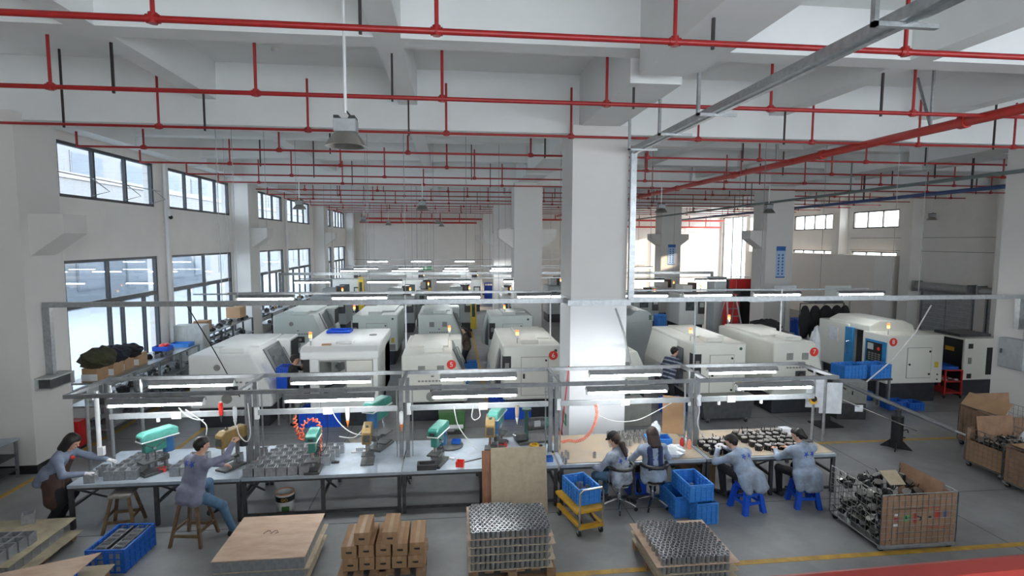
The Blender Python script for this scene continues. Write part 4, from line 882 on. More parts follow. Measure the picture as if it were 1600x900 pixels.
# plywood-topped pallet of housings
q = [g(387, 807, .45), g(511, 805, .45), g(470, 874, .45), g(327, 877, .45)]
x0, x1 = (q[0].x+q[3].x)/2, (q[1].x+q[2].x)/2; y0, y1 = (q[2].y+q[3].y)/2, (q[0].y+q[1].y)/2
pallet('wooden pallet under the pinkish plywood stack of housings', x0+.04, x1-.04, y0+.04, y1-.04)
sheet('bottom plywood sheet of the housing stack', x0+.02, x1+.03, y0, y1, .12, M_edge); sheet('middle plywood sheet between two layers of housings', x0+.01, x1+.05, y0+.01, y1, .285, M_edge); sheet('pinkish plywood sheet with scuffs on top of the housing stack', x0, x1, y0, y1, .45, M_ply)
for L_ in range(2):
    for i in range(8):
        for j in range(8):
            if j == 0 or i in (0, 7): cup(x0+.09+i*(x1-x0-.18)/7, y0+.09+j*(y1-y0-.18)/7, .133+L_*.165, 'grey housing at the edge of the plywood covered stack', 'housings in the plywood stack')
sc_ = thing('pencil_scribble', 'dark pencil scribble on the pinkish plywood top', 'mark', g(424, 832, .4625))
for k, (a, b) in enumerate((((-.10, -.02), (-.06, .05)), ((-.06, .05), (-.01, .01)), ((.0, -.03), (.03, .04)), ((.03, .04), (.08, .02)), ((.06, -.03), (.1, -.01)))): MB().tube([(a[0], a[1], 0), ((a[0]+b[0])/2+.01, (a[1]+b[1])/2+.015, 0), (b[0], b[1], 0)], .005, 4).obj('stroke', M_ink, sc_)
# cartons on a pallet
pallet('wooden pallet under the stacked brown cartons', -1.50, -.36, 7.05, 7.9, .14)
CARM = {}
def carton(x, y, z, wd, ht, ln, label, rz=0):
    t = thing('carton', label, 'carton', (x, y, z), rz, 'brown cartons on the pallet')
    MB().bb(-wd/2, wd/2, 0, ln, 0, ht).obj('box', M_card, t, bevel=.004); MB().bb(-.025, .025, -.001, ln+.001, ht, ht+.001).bb(-.025, .025, -.0015, -.0005, ht*.7, ht+.001).obj('tape', M_tape, t)
    MB().box((0, -.0012, ht*.5), (wd*.4, .0015, .02)).box((.01, -.0012, ht*.5-.012), (wd*.3, .0015, .008)).obj('print', M_ink, t)
xs = [-1.345+.212*i for i in range(5)]
for i, x in enumerate(xs): carton(x, 7.16+.01*(i % 2), .14, .195, .165, .62, 'long brown carton in the bottom row on the pallet')
for i, x in enumerate(xs): carton(x+.01*(i-2), 7.18+.012*(i % 3), .306, .195, .165, .6, 'long brown carton in the second row on the pallet')
carton(-1.20, 7.20, .472, .195, .17, .5, 'topmost brown carton over the first pair of cartons'); carton(-.83, 7.18, .472, .2, .17, .52, 'topmost brown carton over the third pair of cartons')

# ------------------------------------------------------------------ steel tube cups on two pallets
def ring_mesh(r=.031, h=.10, n=14):
    return MB().lathe([(r, 0), (r, h), (r-.005, h), (r-.005, .01)], n=n).mesh('steel_cup', M_alu, True)
RING = ring_mesh()
CUPSL = []
def tubes(x0, y0, nx, ny, z, jit, skip=None, skew=0):
    for j in range(ny):
        for i in range(nx):
            if skip and skip(i, j): continue
            CUPSL.append((x0+i*.066+(.033 if j % 2 else 0)+random.uniform(-jit, jit)+skew*j, y0+j*.0575+random.uniform(-jit, jit), z))
tx0, tx1, ty0, ty1 = .23, 1.32, 6.98, 7.88
pallet('wooden pallet under the tall stack of steel cups', tx0-.02, tx1+.05, ty0-.02, ty1, .14)
for k in range(5):
    sheet('thin plywood divider in the tall stack of steel cups', tx0-.015*((k+1) % 2)-.01, tx1+.03*(k % 2)+.02, ty0-.005, ty1+.02, .14+k*.108, M_edge if k < 4 else M_ply, .007, group='dividers of the tall cup stack')
    if k < 4:
        n0 = len(CUPSL); tubes(tx0+.035, ty0+.035, 16, 14, .147+k*.108, .002, lambda i, j: not (j == 0 or i == 0 or i == 15))
tubes(tx0+.035, ty0+.035, 16, 14, .147+4*.108, .004, lambda i, j: (j == 13 and i > 8) )
ux0, ux1, uy0, uy1 = 2.66, 3.68, 6.50, 7.58
pallet('wooden pallet under the loosely packed steel cups', ux0-.02, ux1+.02, uy0-.02, uy1)
for k in range(3):
    sheet('plywood layer under the loosely packed steel cups', ux0-.03-.02*k, ux1+.03, uy0-.01, uy1+.02, .12+k*.112, M_edge if k < 2 else M_ply, .009, group='sheets of the loose cup pallet')
    tubes(ux0+.035, uy0+.035, 14, 17, .129+k*.112, .003 if k < 2 else .009, (lambda i, j: not (j == 0 or i in (0, 13))) if k < 2 else (lambda i, j: (i > 7 and j > 14) or (3 < i < 6 and j == 16)))
vis = sorted(CUPSL, key=lambda p_: (p_[0]**2+p_[1]**2+(4.5-p_[2])**2))
top = [p_ for p_ in vis if p_[2] > .5 or (p_[2] > .33 and p_[0] > 2)]
sel = top[:300]; ss = set(sel)
for x, y, z in sel:
    o = bpy.data.objects.new('steel_cup', RING); C.objects.link(o); o.location = (x, y, z)
    a_ = x < 2
    tag(o, 'shiny steel cup in the top layer of the tall stack' if a_ else 'shiny steel cup in the loosely packed top layer', 'cup', 'steel cups on the tall stack' if a_ else 'steel cups on the loose pallet')
rest = MB(); n = 10
for x, y, z in CUPSL:
    if (x, y, z) in ss: continue
    rest.lathe([(.031, 0), (.031, .10), (.026, .10), (.026, .01)], (x, y, z), n)
o = rest.obj('steel_cups', M_alu, smooth=True); o['kind'] = 'stuff'; tag(o, 'remaining shiny steel cups packed on the two pallets', 'cups')

# ------------------------------------------------------------------ leaning boards, bucket, stools, stool at the back
t = one(MB().box((0, 0, .545), (.93, .014, 1.09)), 'plywood_board', M_plyg, 'large tan plywood board leaning against the bench', 'board'); p = g(812, 799, 0); t.location = (1.10, 8.68, 0); t.rotation_euler = (R(-14), 0, R(-1))
t = one(MB().box((0, 0, .52), (.5, .014, 1.04)), 'brown_board', M_plyr, 'reddish brown board leaning behind the tan plywood board', 'board'); p = g(776, 797, 0); t.location = (.74, 8.72, 0); t.rotation_euler = (R(-13.5), 0, R(0))
p = g(443, 803, 0); t = thing('paint_bucket', 'open metal paint bucket with a black band under the bench', 'bucket', (p.x, p.y+.12, 0))
MB().lathe([(.135, 0), (.15, .32), (.14, .32), (.126, .02)], n=22).obj('pail', M_cabw, t, True); MB().lathe([(.149, .2), (.1545, .29), (.152, .29), (.1465, .2)], n=22, closed=True).obj('band', M_black, t, True); MB().lathe([(.148, .317), (.153, .325), (.148, .333), (.138, .325)], n=22, closed=True).obj('rim', M_orangeb, t, True); MB().cyl((0, 0, .12), (0, 0, .15), .13, 20).obj('contents', M_pal, t)
text_mesh('GO', .07, 'lettering', M_yellow, t, (.03, -.156, .245)); MB().box((.04, -.138, .09), (.12, .012, .08)).obj('label', M_lgreen, t)
def wstool(label, loc, rz, h=.66, s=.32):
    t = thing('wooden_stool', label, 'stool', loc, rz, 'wooden stools'); MB().box((0, 0, h-.02), (s, s, .04)).obj('seat', M_woodtop, t, bevel=.008)
    f = s*.68
    for a in (-1, 1):
        for b in (-1, 1): MB().add([(a*(s*.36)+dx, b*(s*.36)+dy, h-.04) for dx, dy in ((-.02,-.02),(.02,-.02),(.02,.02),(-.02,.02))]+[(a*f+dx, b*f+dy, 0) for dx, dy in ((-.02,-.02),(.02,-.02),(.02,.02),(-.02,.02))], [(0,1,2,3),(7,6,5,4),(0,4,5,1),(1,5,6,2),(2,6,7,3),(3,7,4,0)]).obj('leg', M_wood, t)
    for a in (-1, 1):
        MB().bb(a*f*.87-.012, a*f*.87+.012, -f*.86, f*.86, .2, .24).obj('stretcher', M_wood, t); MB().bb(-f*.86, f*.86, a*f*.87-.012, a*f*.87+.012, .14, .18).obj('stretcher', M_wood, t)
    return t
p = g(195, 822, 0); wstool('empty wooden stool in front of the left bench', (p.x, p.y+.0, 0), R(8), .56, .32)
MAN = Vector((-3.86, 8.46, 0)); wstool('wooden stool the man in jeans sits on', MAN, R(-8), .66, .34)
p = g(546, 770, 0); wstool('dark wooden stool standing behind the middle bench', (p.x, 10.75, 0), R(20), .62, .3)
def bstool(label, loc, rz=0):
    t = thing('plastic_stool', label, 'stool', loc, rz, 'blue plastic stools'); h = .46
    MB().box((0, 0, h-.015), (.30, .30, .03)).obj('seat', M_stool, t, bevel=.012); MB().box((0, 0, h-.055), (.29, .29, .05)).obj('skirt', M_stool, t, bevel=.01)
    for a in (-1, 1):
        for b in (-1, 1):
            tp, bt = .125, .185; w_ = .036
            MB().add([(a*tp+dx*w_, b*tp+dy*w_, h-.07) for dx, dy in ((-1,-1),(1,-1),(1,1),(-1,1))]+[(a*bt+dx*w_*1.1, b*bt+dy*w_*1.1, 0) for dx, dy in ((-1,-1),(1,-1),(1,1),(-1,1))], [(0,1,2,3),(7,6,5,4),(0,4,5,1),(1,5,6,2),(2,6,7,3),(3,7,4,0)]).obj('leg', M_stool, t)
    for a in (-1, 1):
        MB().bb(-.14, .14, a*.158-.01, a*.158+.01, .14, .19).obj('stretcher', M_stool, t); MB().bb(a*.158-.01, a*.158+.01, -.14, .14, .14, .19).obj('stretcher', M_stool, t); MB().bb(-.12, .12, a*.143-.01, a*.143+.01, .28, .33).obj('stretcher', M_stool, t)
    return t
S5, S6 = Vector((4.94, 8.52, 0)), Vector((6.0, 8.58, 0))
bstool('blue plastic stool under the hunched worker beside the blue crates', S5, R(12)); bstool('blue plastic stool under the worker nearest the wire cage', S6, R(-8))
# swivel chairs
def chair(label, loc, rz):
    t = thing('swivel_chair', label, 'chair', loc, rz, 'chrome swivel chairs'); h = .50
    MB().lathe([(.20, h-.05), (.215, h-.03), (.21, h-.005), (.15, h)], n=24).obj('seat', M_black, t, True)
    MB().lathe([(.205, h-.075), (.22, h-.065), (.22, h-.04), (.2, h-.045)], n=24, closed=True).obj('seat_ring', M_chrome, t, True)
    pts = [(.225*math.cos(a), .225*math.sin(a)-.02, h+.25) for a in [R(180+180*k/12) for k in range(13)]]
    MB().tube(pts, .032, 8).obj('backrest', M_black, t, True); MB().tube([(x*1.06, y*1.06, z+.012) for x, y, z in pts], .012, 6).obj('back_rail', M_chrome, t, True)
    for s_ in (-1, 1): MB().tube([(s_*.20, 0, h-.05), (s_*.235, -.02, h+.05), (s_*.225, -.02, h+.25)], .013, 6).obj('back_support', M_chrome, t, True)
    MB().cyl((0, 0, .12), (0, 0, h-.06), .028, 12).cyl((0, 0, .10), (0, 0, .26), .04, 12).obj('column', M_chrome, t, True)
    for k in range(5):
        a = R(72*k+20); c, s_ = math.cos(a), math.sin(a)
        l = MB().tube([(.03*c, .03*s_, .15), (.18*c, .18*s_, .115), (.29*c, .29*s_, .07)], .02, 6).obj('foot_arm', M_chrome, t, True); MB().cyl((.29*c-.012*s_, .29*s_+.012*c, .03), (.29*c+.012*s_, .29*s_-.012*c, .03), .03, 10).cyl((.29*c, .29*s_, .03), (.29*c, .29*s_, .07), .01, 6).obj('castor', M_rub, l)
    return t
C3, C4 = g(967, 793, 0), g(1019, 789, 0)
chair('chrome swivel chair of the woman in the black cap', C3, R(20)); chair('chrome swivel chair of the long haired woman facing the bench', C4, R(2))
# yellow lift cart with crate of cups
t = thing('lift_cart', 'yellow scissor lift cart with a chrome push handle', 'cart', (2.02, 8.33, 0), R(14))
zc = .40
MB().bb(-.24, .24, -.36, .42, zc-.05, zc).obj('platform', M_yellow, t, bevel=.01); MB().bb(-.21, -.15, -.38, .42, .12, .18).bb(.15, .21, -.38, .42, .12, .18).bb(-.21, .21, -.40, -.32, .12, .17).obj('chassis', M_yellow, t, bevel=.006)
for s_ in (-1, 1): MB().tube([(s_*.12, -.28, .17), (s_*.12, .34, zc-.05)], .018, 6).tube([(s_*.10, .34, .17), (s_*.10, -.28, zc-.05)], .018, 6).obj('scissor_arm', M_dsteel, t)
MB().cyl((0, .0, .17), (0, .12, .33), .03, 10).obj('hydraulic_jack', M_dsteel, t, True)
for x in (-.19, .19):
    for y in (-.34, .36): w_ = MB().cyl((x-.018, y, .05), (x+.018, y, .05), .05, 14).obj('wheel', M_rub, t, True); MB().bb(x-.028, x+.028, y-.025, y+.025, .055, .13).obj('fork', M_galv, w_)
MB().tube([(-.20, -.38, .15), (-.20, -.40, .70), (-.16, -.41, .75), (.16, -.41, .75), (.20, -.40, .70), (.20, -.38, .15)], .016, 8).obj('push_handle', M_chrome, t, True)
crate('light blue crate of steel cups on the yellow cart', (2.06, 8.42, zc), .36, .56, .27, M_blue2, R(14), cols=4, cd=6)
for k in range(9):
    a, b = k % 3, k//3; o = bpy.data.objects.new('steel_cup', RING); C.objects.link(o); v_ = Matrix.Rotation(R(14), 3, 'Z') @ Vector((-.09+a*.09, -.05+b*.09, 0)); o.location = (2.06+v_.x, 8.42+v_.y, zc+.016); o.rotation_euler = (random.uniform(-.2, .2), random.uniform(-.2, .2), 0); o.scale = (1, 1, 1.6); tag(o, 'pale steel cup inside the crate on the yellow cart', 'cup', 'steel cups in the cart crate')
# blue crates stacked between the workers
q = [g(1058, 725, .62), g(1090, 721, .62), g(1124, 745, .62), g(1087, 748, .62)]
cc = sum(q, Vector())/4; d1 = (q[3]-q[0]); rz_ = math.atan2(d1.y, d1.x)+R(90)
crate('open blue crate on top of the stack between the seated workers', (3.93, 8.44, .36), .38, .60, .28, M_blue2, R(4), cols=4, cd=6)
crate('lower blue crate at the back of the crate stack', (3.80, 8.62, 0), .42, .56, .355, M_blue2, R(4), cols=4, cd=6); crate('lower blue crate at the front of the crate stack', (4.02, 8.20, 0), .34, .24, .355, M_blue2, R(4), cols=4, cd=3)
one(MB().lathe([(.031, 0), (.031, .12), (.026, .12)], (3.95, 8.5, .38), 12), 'steel_cup', M_alu, 'single steel cup standing in the open blue crate', 'cup', smooth=True)
def bag(label, loc, r, sc, seed, m=M_bag, name='plastic_bag', cat='bag'):
    mb = MB().ball((0, 0, 0), r, 16, 10, sc); rnd = random.Random(seed)
    mb.v = [(x*(1+rnd.uniform(-.16, .16)), y*(1+rnd.uniform(-.16, .16)), max(-r*sc[2]*.8, z*(1+rnd.uniform(-.12, .22)))) for x, y, z in mb.v]
    o = mb.obj(name, m, smooth=False); o.location = loc; return tag(o, label, cat)
pz = BZ+.012
bag('crumpled clear plastic bag beside the open blue crate', (3.86, 9.08, pz+.09), .16, (1.3, .9, .7), 3); bag('white plastic bag standing in the light blue box on the bench', (3.78, 9.72, pz+.24), .12, (.8, .7, 1.4), 5)
crate('small light blue box on the bench beside the frame post', (3.82, 9.70, pz), .42, .26, .14, M_blue2, R(-6), cols=4, rows=2, cd=3)
for k, (dx, dy, m) in enumerate(((.30, -.1, M_salmon), (.20, .0, M_redbox))): one(MB().lathe([(.035, 0), (.035, .13), (.02, .15), (.02, .17)], (4.0+dx, 9.5+dy, pz), 12), 'bottle', m, ['pink bottle on the bench beside the frame post', 'dark red jar on the bench beside the blue box'][k], 'bottle', smooth=True)
# cups on the boarded bench
lb = 'small steel cup in the group on the bench behind the seated women'
for j in range(5):
    for i in range(9):
        x, y = 2.92+i*.095+random.uniform(-.015, .015)+.02*j, 9.66+j*.12+random.uniform(-.02, .02)
        if 3.3 < x < 3.5 and j < 1: continue
        o = bpy.data.objects.new('steel_cup', RING); C.objects.link(o); o.location = (x, y, pz); o.scale = (1, 1, 1.15); tag(o, lb, 'cup', 'steel cups on the boarded bench')
for (px, py) in ((878, 716), (884, 713), (880, 722), (888, 717), (884, 725)):
    p = g(px, py, pz); o = bpy.data.objects.new('steel_cup', RING); C.objects.link(o); o.location = (p.x, p.y, pz); o.scale = (.7, .7, 1.1); tag(o, 'small steel cup at the left corner of the boarded bench', 'cup', 'steel cups at the bench corner')
p = g(929, 715, pz); o = bpy.data.objects.new('steel_cup', RING); C.objects.link(o); o.location = (p.x, p.y, pz); tag(o, 'lone steel cup standing before the woman in the cap', 'cup')
# black bracket fittings with metal discs
FIT = MB().lathe([(.058, .0), (.062, .012), (.062, .018), (.03, .022)], n=14).mesh('disc', M_lid, True)
fb = MB()
for k in range(3):
    a = k*2.094; fb.tube([(.05*math.cos(a), .05*math.sin(a), .0), (.075*math.cos(a), .075*math.sin(a), .06), (.05*math.cos(a), .05*math.sin(a), .10)], .011, 5)
fb.lathe([(.04, .0), (.05, .03), (.05, .085), (.02, .09)], n=10)
FBR = fb.mesh('bracket', M_black); FSP = MB().cyl((.05, .02, .08), (.06, .03, .17), .007, 5).mesh('spike', M_black)
def fitting(x, y, z, label, group, tilt=0.0):
    t = thing('bracket_fitting', label, 'fitting', (x, y, z), random.uniform(0, 6.28), group); t.rotation_euler = (random.uniform(-tilt, tilt), random.uniform(-tilt, tilt), random.uniform(0, 6.28))
    for me, nm, zz in ((FBR, 'bracket', 0), (FIT, 'disc', .09), (FSP, 'spike', 0)):
        o = bpy.data.objects.new(nm, me); C.objects.link(o); o.parent = t; o.location = (0, 0, zz)
for j in range(4):
    for i in range(4): fitting(4.58+i*.135+random.uniform(-.02, .02), 9.12+j*.16+random.uniform(-.02, .02), pz, 'black bracket fitting with a metal disc left of the hunched worker', 'fittings left of the hunched worker')
for i in range(4): fitting(4.62+i*.13, 9.14+(i % 2)*.16, pz+.115, 'black bracket fitting with a metal disc left of the hunched worker', 'fittings left of the hunched worker')
for j in range(5):
    for i in range(7): fitting(5.52+i*.145+random.uniform(-.025, .025)-j*.01, 9.22+j*.18+random.uniform(-.03, .03), pz, 'black bracket fitting with a metal disc on the right bench', 'fittings on the right bench', .1)
one(MB().box((6.52, 9.98, pz+.06), (.2, .16, .12)), 'white_box', M_paper, 'small white box among the fittings on the right bench', 'box', bevel=.005)
one(MB().box((6.62, 9.45, pz+.03), (.2, .12, .06), rz=.2), 'metal_block', M_cast, 'grey metal block at the right end of the right bench', 'block', bevel=.008)
# cardboard panel and misc at the right frame post
one(MB().box((vy(1052, 658, 10.2).x, 10.2, BZ+.012+.375), (.42, .02, .75), rz=R(-25)), 'cardboard_sheet', M_card, 'tall cardboard panel standing behind the frame post', 'cardboard')
# dark bins beneath the boarded bench
for k, (x, y, m, lab) in enumerate(((3.25, 9.3, M_stool, 'blue bin under the boarded bench between the chairs'), (4.25, 9.35, M_cardd, 'brown box under the boarded bench behind the crates'), (4.62, 9.5, M_pal, 'small brown jar under the right bench'))):
    t = thing('storage_bin', lab, 'bin', (x, y, 0)); MB().bb(-.15, .15, -.2, .2, 0, .42).obj('bin_body', m, t, bevel=.01); MB().bb(-.16, .16, -.21, .21, .42, .45).obj('lid', m, t)
# ================================================================== WIRE CAGES
def cage(label, x0, x1, y0, y1, z0, z1, panels=('front',), rz=0.0, gate=True, fill=0, step=.095):
    cx, cy = (x0+x1)/2, (y0+y1)/2; t = thing('wire_cage', label, 'cage', (cx, cy, 0), rz, 'wire mesh cages'); a, b = (x1-x0)/2, (y1-y0)/2
    def panel(p0, p1, za, zb, nm):
        p0, p1 = Vector(p0), Vector(p1); L = (p1-p0).length; n = max(2, round(L/step)); m = max(2, round((zb-za)/step)); mb = MB()
        for i in range(n+1): q_ = p0.lerp(p1, i/n); mb.cyl((q_.x, q_.y, za), (q_.x, q_.y, zb), .0042 if 0 < i < n else .008, 5)
        for j in range(m+1): z = za+(zb-za)*j/m; mb.cyl((p0.x, p0.y, z), (p1.x, p1.y, z), .0042 if 0 < j < m else .007, 5)
        return mb.obj(nm, M_wire, t)
    panel((-a, -b, 0), (a, -b, 0), z0, z1, 'wire_panel'); panel((-a, b, 0), (-a, -b, 0), z0, z1, 'wire_panel'); panel((a, -b, 0), (a, b, 0), z0, z1, 'wire_panel'); panel((a, b, 0), (-a, b, 0), z0, z1-.35 if gate else z1, 'wire_panel')
    MB().bb(-a, a, -b, b, z0-.012, z0-.004).obj('floor_mesh', M_galv, t)
    MB().bb(-a, a, -b, -b+.04, z0-.05, z0-.012).bb(-a, a, b-.04, b, z0-.05, z0-.012).obj('skid', M_galv, t)
    for x in (-a+.06, a-.06):
        for y in (-b+.06, b-.06): w_ = MB().cyl((x-.02, y, .045), (x+.02, y, .045), .045, 12).obj('castor', M_rub, t, True); MB().bb(x-.03, x+.03, y-.03, y+.03, .05, z0-.05).obj('fork', M_galv, w_)
    for pn in panels:
        if pn == 'front': o = MB().bb(-a+.015, a-.015, -b+.012, -b+.018, z0+.01, z1-.03).obj('cardboard_lining', M_cardd, t)
        if pn == 'left': o = MB().bb(-a+.012, -a+.018, -b+.02, b-.02, z0+.01, z1-.05).obj('cardboard_lining', M_cardd, t)
        if pn == 'right': o = MB().bb(a-.018, a-.012, -b+.02, b-.02, z0+.01, z1-.05).obj('cardboard_lining', M_cardd, t)
        if pn == 'back': o = MB().bb(-a+.015, a-.015, b-.018, b-.012, z0+.01, z1).obj('cardboard_lining', M_cardd, t)
    return t
t = cage('low wire cage full of black brackets with a printed cardboard front', 6.15, 7.36, 7.05, 8.12, .10, .87, ('front', 'right'))
a, b = .605, .535
for k, (x, z, w_, h_, m) in enumerate(((-.36, .56, .05, .04, M_paper), (-.36, .49, .06, .05, M_inkred), (-.36, .40, .07, .04, M_paper), (-.19, .50, .11, .09, M_inkgreen), (-.05, .50, .05, .16, M_inkred), (.30, .53, .09, .13, M_inkred), (.42, .54, .05, .10, M_inkblue), (-.15, .64, .5, .012, M_ink), (.2, .64, .3, .012, M_inkred), (.05, .28, .8, .01, M_ink), (.3, .34, .3, .012, M_inkred), (.18, .50, .05, .03, M_ink))):
    MB().box((x, -b+.0105, z), (w_, .002, h_)).obj('print', m, t)
MB().add([(.12, .15, .68), (.36, .12, .69), (.40, .38, .82), (.14, .42, .80), (.12, .16, .67), (.36, .13, .68), (.40, .39, .81), (.14, .43, .79)], [(0,1,2,3),(7,6,5,4),(0,4,5,1),(1,5,6,2),(2,6,7,3),(3,7,4,0)]).obj('loose_cardboard', M_plyg, t)
MB().bb(.58, .59, -.3, .5, .55, .9).obj('torn_flap', M_cardd, t)
for L_ in range(3):
    for j in range(6):
        for i in range(7):
            if L_ < 2 and not (i == 0 or j == 5): continue
            if L_ == 2 and random.random() < .12: continue
            fitting(6.27+i*.165+random.uniform(-.03, .03), 7.16+j*.165+random.uniform(-.03, .03), .11+L_*.15+random.uniform(0, .05)+(.04*j if L_ == 2 else 0), 'black bracket fitting heaped in the printed wire cage', 'fittings heaped in the cage', .7)
cage('tall wire cage lined with brown cardboard behind the others', 11.26, 12.4, 9.95, 10.92, .12, .92, ('front', 'left', 'back'), 0, gate=False)
cage('wire cage holding dark metal parts in front of the tall cage', 10.31, 11.3, 9.05, 9.82, .12, .80, ('back',), 0)
cage('wire cage with cardboard cut by the right edge', 10.12, 11.1, 8.1, 8.86, .12, .80, ('front', 'left', 'back'), 0, gate=False)
o = one(MB().box((0, 0, 0), (.012, .97, .34), ry=R(38)), 'cardboard_flap', M_card, 'folded tan cardboard flap over the tall cage', 'cardboard'); o.location = (11.37, 10.42, 1.04)
o = one(MB().box((0, 0, .0), (.8, .012, .40), rx=R(-8)), 'cardboard_flap', M_cardd, 'upright cardboard piece inside the tall cage', 'cardboard'); o.location = (11.9, 10.75, .98)
o = one(MB().box((0, 0, .0), (.8, .012, .42), rx=R(-10)), 'cardboard_flap', M_cardd, 'bent cardboard piece standing behind the dark metal parts', 'cardboard'); o.location = (10.85, 9.72, .82)
one(MB().bb(10.33, 10.34, 9.08, 9.8, .13, .55), 'cardboard_liner', M_card, 'pale cardboard liner low inside the cage of dark parts', 'cardboard')
one(MB().bb(10.36, 11.25, 9.10, 9.68, .12, .50), 'brown_carton', M_cardd, 'brown carton under the fittings in the right cage', 'carton', bevel=.01)
for k in range(24): fitting(10.43+(k % 6)*.145+random.uniform(-.03, .03), 9.17+(k//6)*.145, .50+random.uniform(0, .05), 'shiny black fitting heaped in the right wire cage', 'fittings in the right cage', .6)
bag('crumpled white bag at the side of the right cage', (11.12, 9.35, .66), .13, (.7, .7, 1.3), 9)
one(MB().bb(10.2, 11.0, 8.2, 8.8, .805, .825), 'card_lid', M_card, 'tan cardboard lid on the cage cut by the right edge', 'cardboard')

# ================================================================== MIDDLE GROUND
def gx(px, py): return g(px, py, 0)
# black bar-feed stand with its long tube
p = gx(1400, 700); t = thing('bar_feed_stand', 'black post stand carrying the long bar feed tube', 'stand', (p.x, p.y, 0))
MB().cyl((0, 0, .02), (0, 0, .72), .115, 18).obj('post', M_black, t, True)
for k in range(4): a_ = R(45+90*k); MB().add([(.10*math.cos(a_)-.012*math.sin(a_), .10*math.sin(a_)+.012*math.cos(a_), .2), (.10*math.cos(a_)+.012*math.sin(a_), .10*math.sin(a_)-.012*math.cos(a_), .2), (.30*math.cos(a_)+.012*math.sin(a_), .30*math.sin(a_)-.012*math.cos(a_), 0), (.30*math.cos(a_)-.012*math.sin(a_), .30*math.sin(a_)+.012*math.cos(a_), 0), (.05*math.cos(a_)-.012*math.sin(a_), .05*math.sin(a_)+.012*math.cos(a_), 0), (.05*math.cos(a_)+.012*math.sin(a_), .05*math.sin(a_)-.012*math.cos(a_), 0)], [(0,1,2,3),(0,4,5,1),(3,2,5,4),(0,3,4),(1,5,2)]).obj('foot_gusset', M_black, t)
MB().cyl((0, 0, .72), (0, 0, .86), .06, 12).cyl((0, 0, .86), (0, 0, .95), .02, 8).obj('adjuster', M_dsteel, t, True); MB().tube([(.1, -.02, .4), (.2, -.05, .42), (.2, -.08, .36)], .015, 6).tube([(.1, -.02, .25), (.17, -.04, .24)], .015, 6).obj('crank', M_black, t)
a, b = vy(1262, 574, 12.6), Vector((p.x, p.y, .93)); b2 = b + (b-a).normalized()*1.05; 
t = thing('bar_feed_tube', 'long steel bar feed tube running from machine seven over the black stand', 'tube', (0, 0, 0)); MB().cyl(a, b2, .045, 12).obj('tube', M_steel, t, True); MB().cyl(b2, b2+(b-a).normalized()*.18, .022, 8).obj('bar_stock', M_alu, t, True)
for f_ in (.02, .09, .16): q_ = a.lerp(b, f_); MB().cyl(q_, q_+(b-a).normalized()*.14, .075, 12).obj('clamp_collar', M_black, t, True)
a, b = vy(1305, 620, 10.4), vy(1432, 673, 10.6); one(MB().cyl(a, b, .014, 8), 'round_bar', M_chrome, 'thin bright steel bar sloping down beside the bench end', 'bar', smooth=True)
o = MB().box(vy(1342, 638, 10.45), (.16, .01, .14), rz=R(-10)).obj('note_paper', M_paper); tag(o, 'small white note tied to the thin steel bar', 'paper')
t = thing('bar_feed_support', 'black splayed stand at the inner end of the bar feed tube', 'stand', (vy(1291, 640, 12.4).x, 12.4, 0)); MB().bb(-.07, .07, -.07, .07, 0, 1.28).obj('post', M_black, t); MB().bb(-.3, .3, -.25, .25, 0, .03).obj('foot_plate', M_black, t); MB().tube([(.07, 0, .75), (.35, -.05, .95), (.45, -.05, .9)], .02, 6).tube([(.07, 0, .5), (.3, 0, .6)], .02, 6).obj('arm', M_black, t)
p = gx(1328, 655); t = thing('control_cabinet', 'grey steel cabinet on a dark plinth beside the bar feed', 'cabinet', (p.x+.0, p.y-.05, 0), R(-8)); MB().bb(-.36, .36, 0, .34, .42, .98).obj('cabinet_body', M_gcab, t, bevel=.012); MB().bb(-.36, .36, .02, .33, 0, .41).obj('plinth', M_dsteel, t, bevel=.01); MB().bb(-.33, .02, -.012, 0, .45, .95).obj('door', M_gcab, t, bevel=.004); MB().box((-.02, -.02, .7), (.02, .02, .1)).obj('handle', M_black, t)
# chip cart in front of the striped-shirt machine
p = gx(1112, 655); t = thing('chip_cart', 'dark steel chip cart on castors in front of the cream lathe', 'cart', (vy(1137, 640, 12.8).x, 12.75, 0)); 
MB().prism([(-.62, .12), (.58, .12), (.68, .62), (-.72, .62)], 0, .42).obj('bin', M_dsteel, t, bevel=.01); MB().bb(-.78, .74, -.03, .44, .60, .66).obj('rim', M_gcab, t, bevel=.005)
for x in (-.5, .5):
    for y in (.08, .34): w_ = MB().cyl((x-.02, y, .05), (x+.02, y, .05), .05, 12).obj('castor', M_rub, t, True); MB().bb(x-.035, x+.035, y-.03, y+.03, .06, .125).obj('fork', M_galv, w_)
# cabinet at the foot of the middle column
t = thing('coolant_tank', 'grey coolant tank with a black cap right of the column foot', 'tank', (gx(985, 660).x+.0, 12.75, 0)); MB().prism([(-.55, 0), (.42, 0), (.42, .55), (.18, .68), (-.55, .68)], 0, .95).obj('tank_body', M_gcab, t, bevel=.012); MB().box((-.1, .4, .70), (.2, .12, .05)).obj('cap', M_black, t)
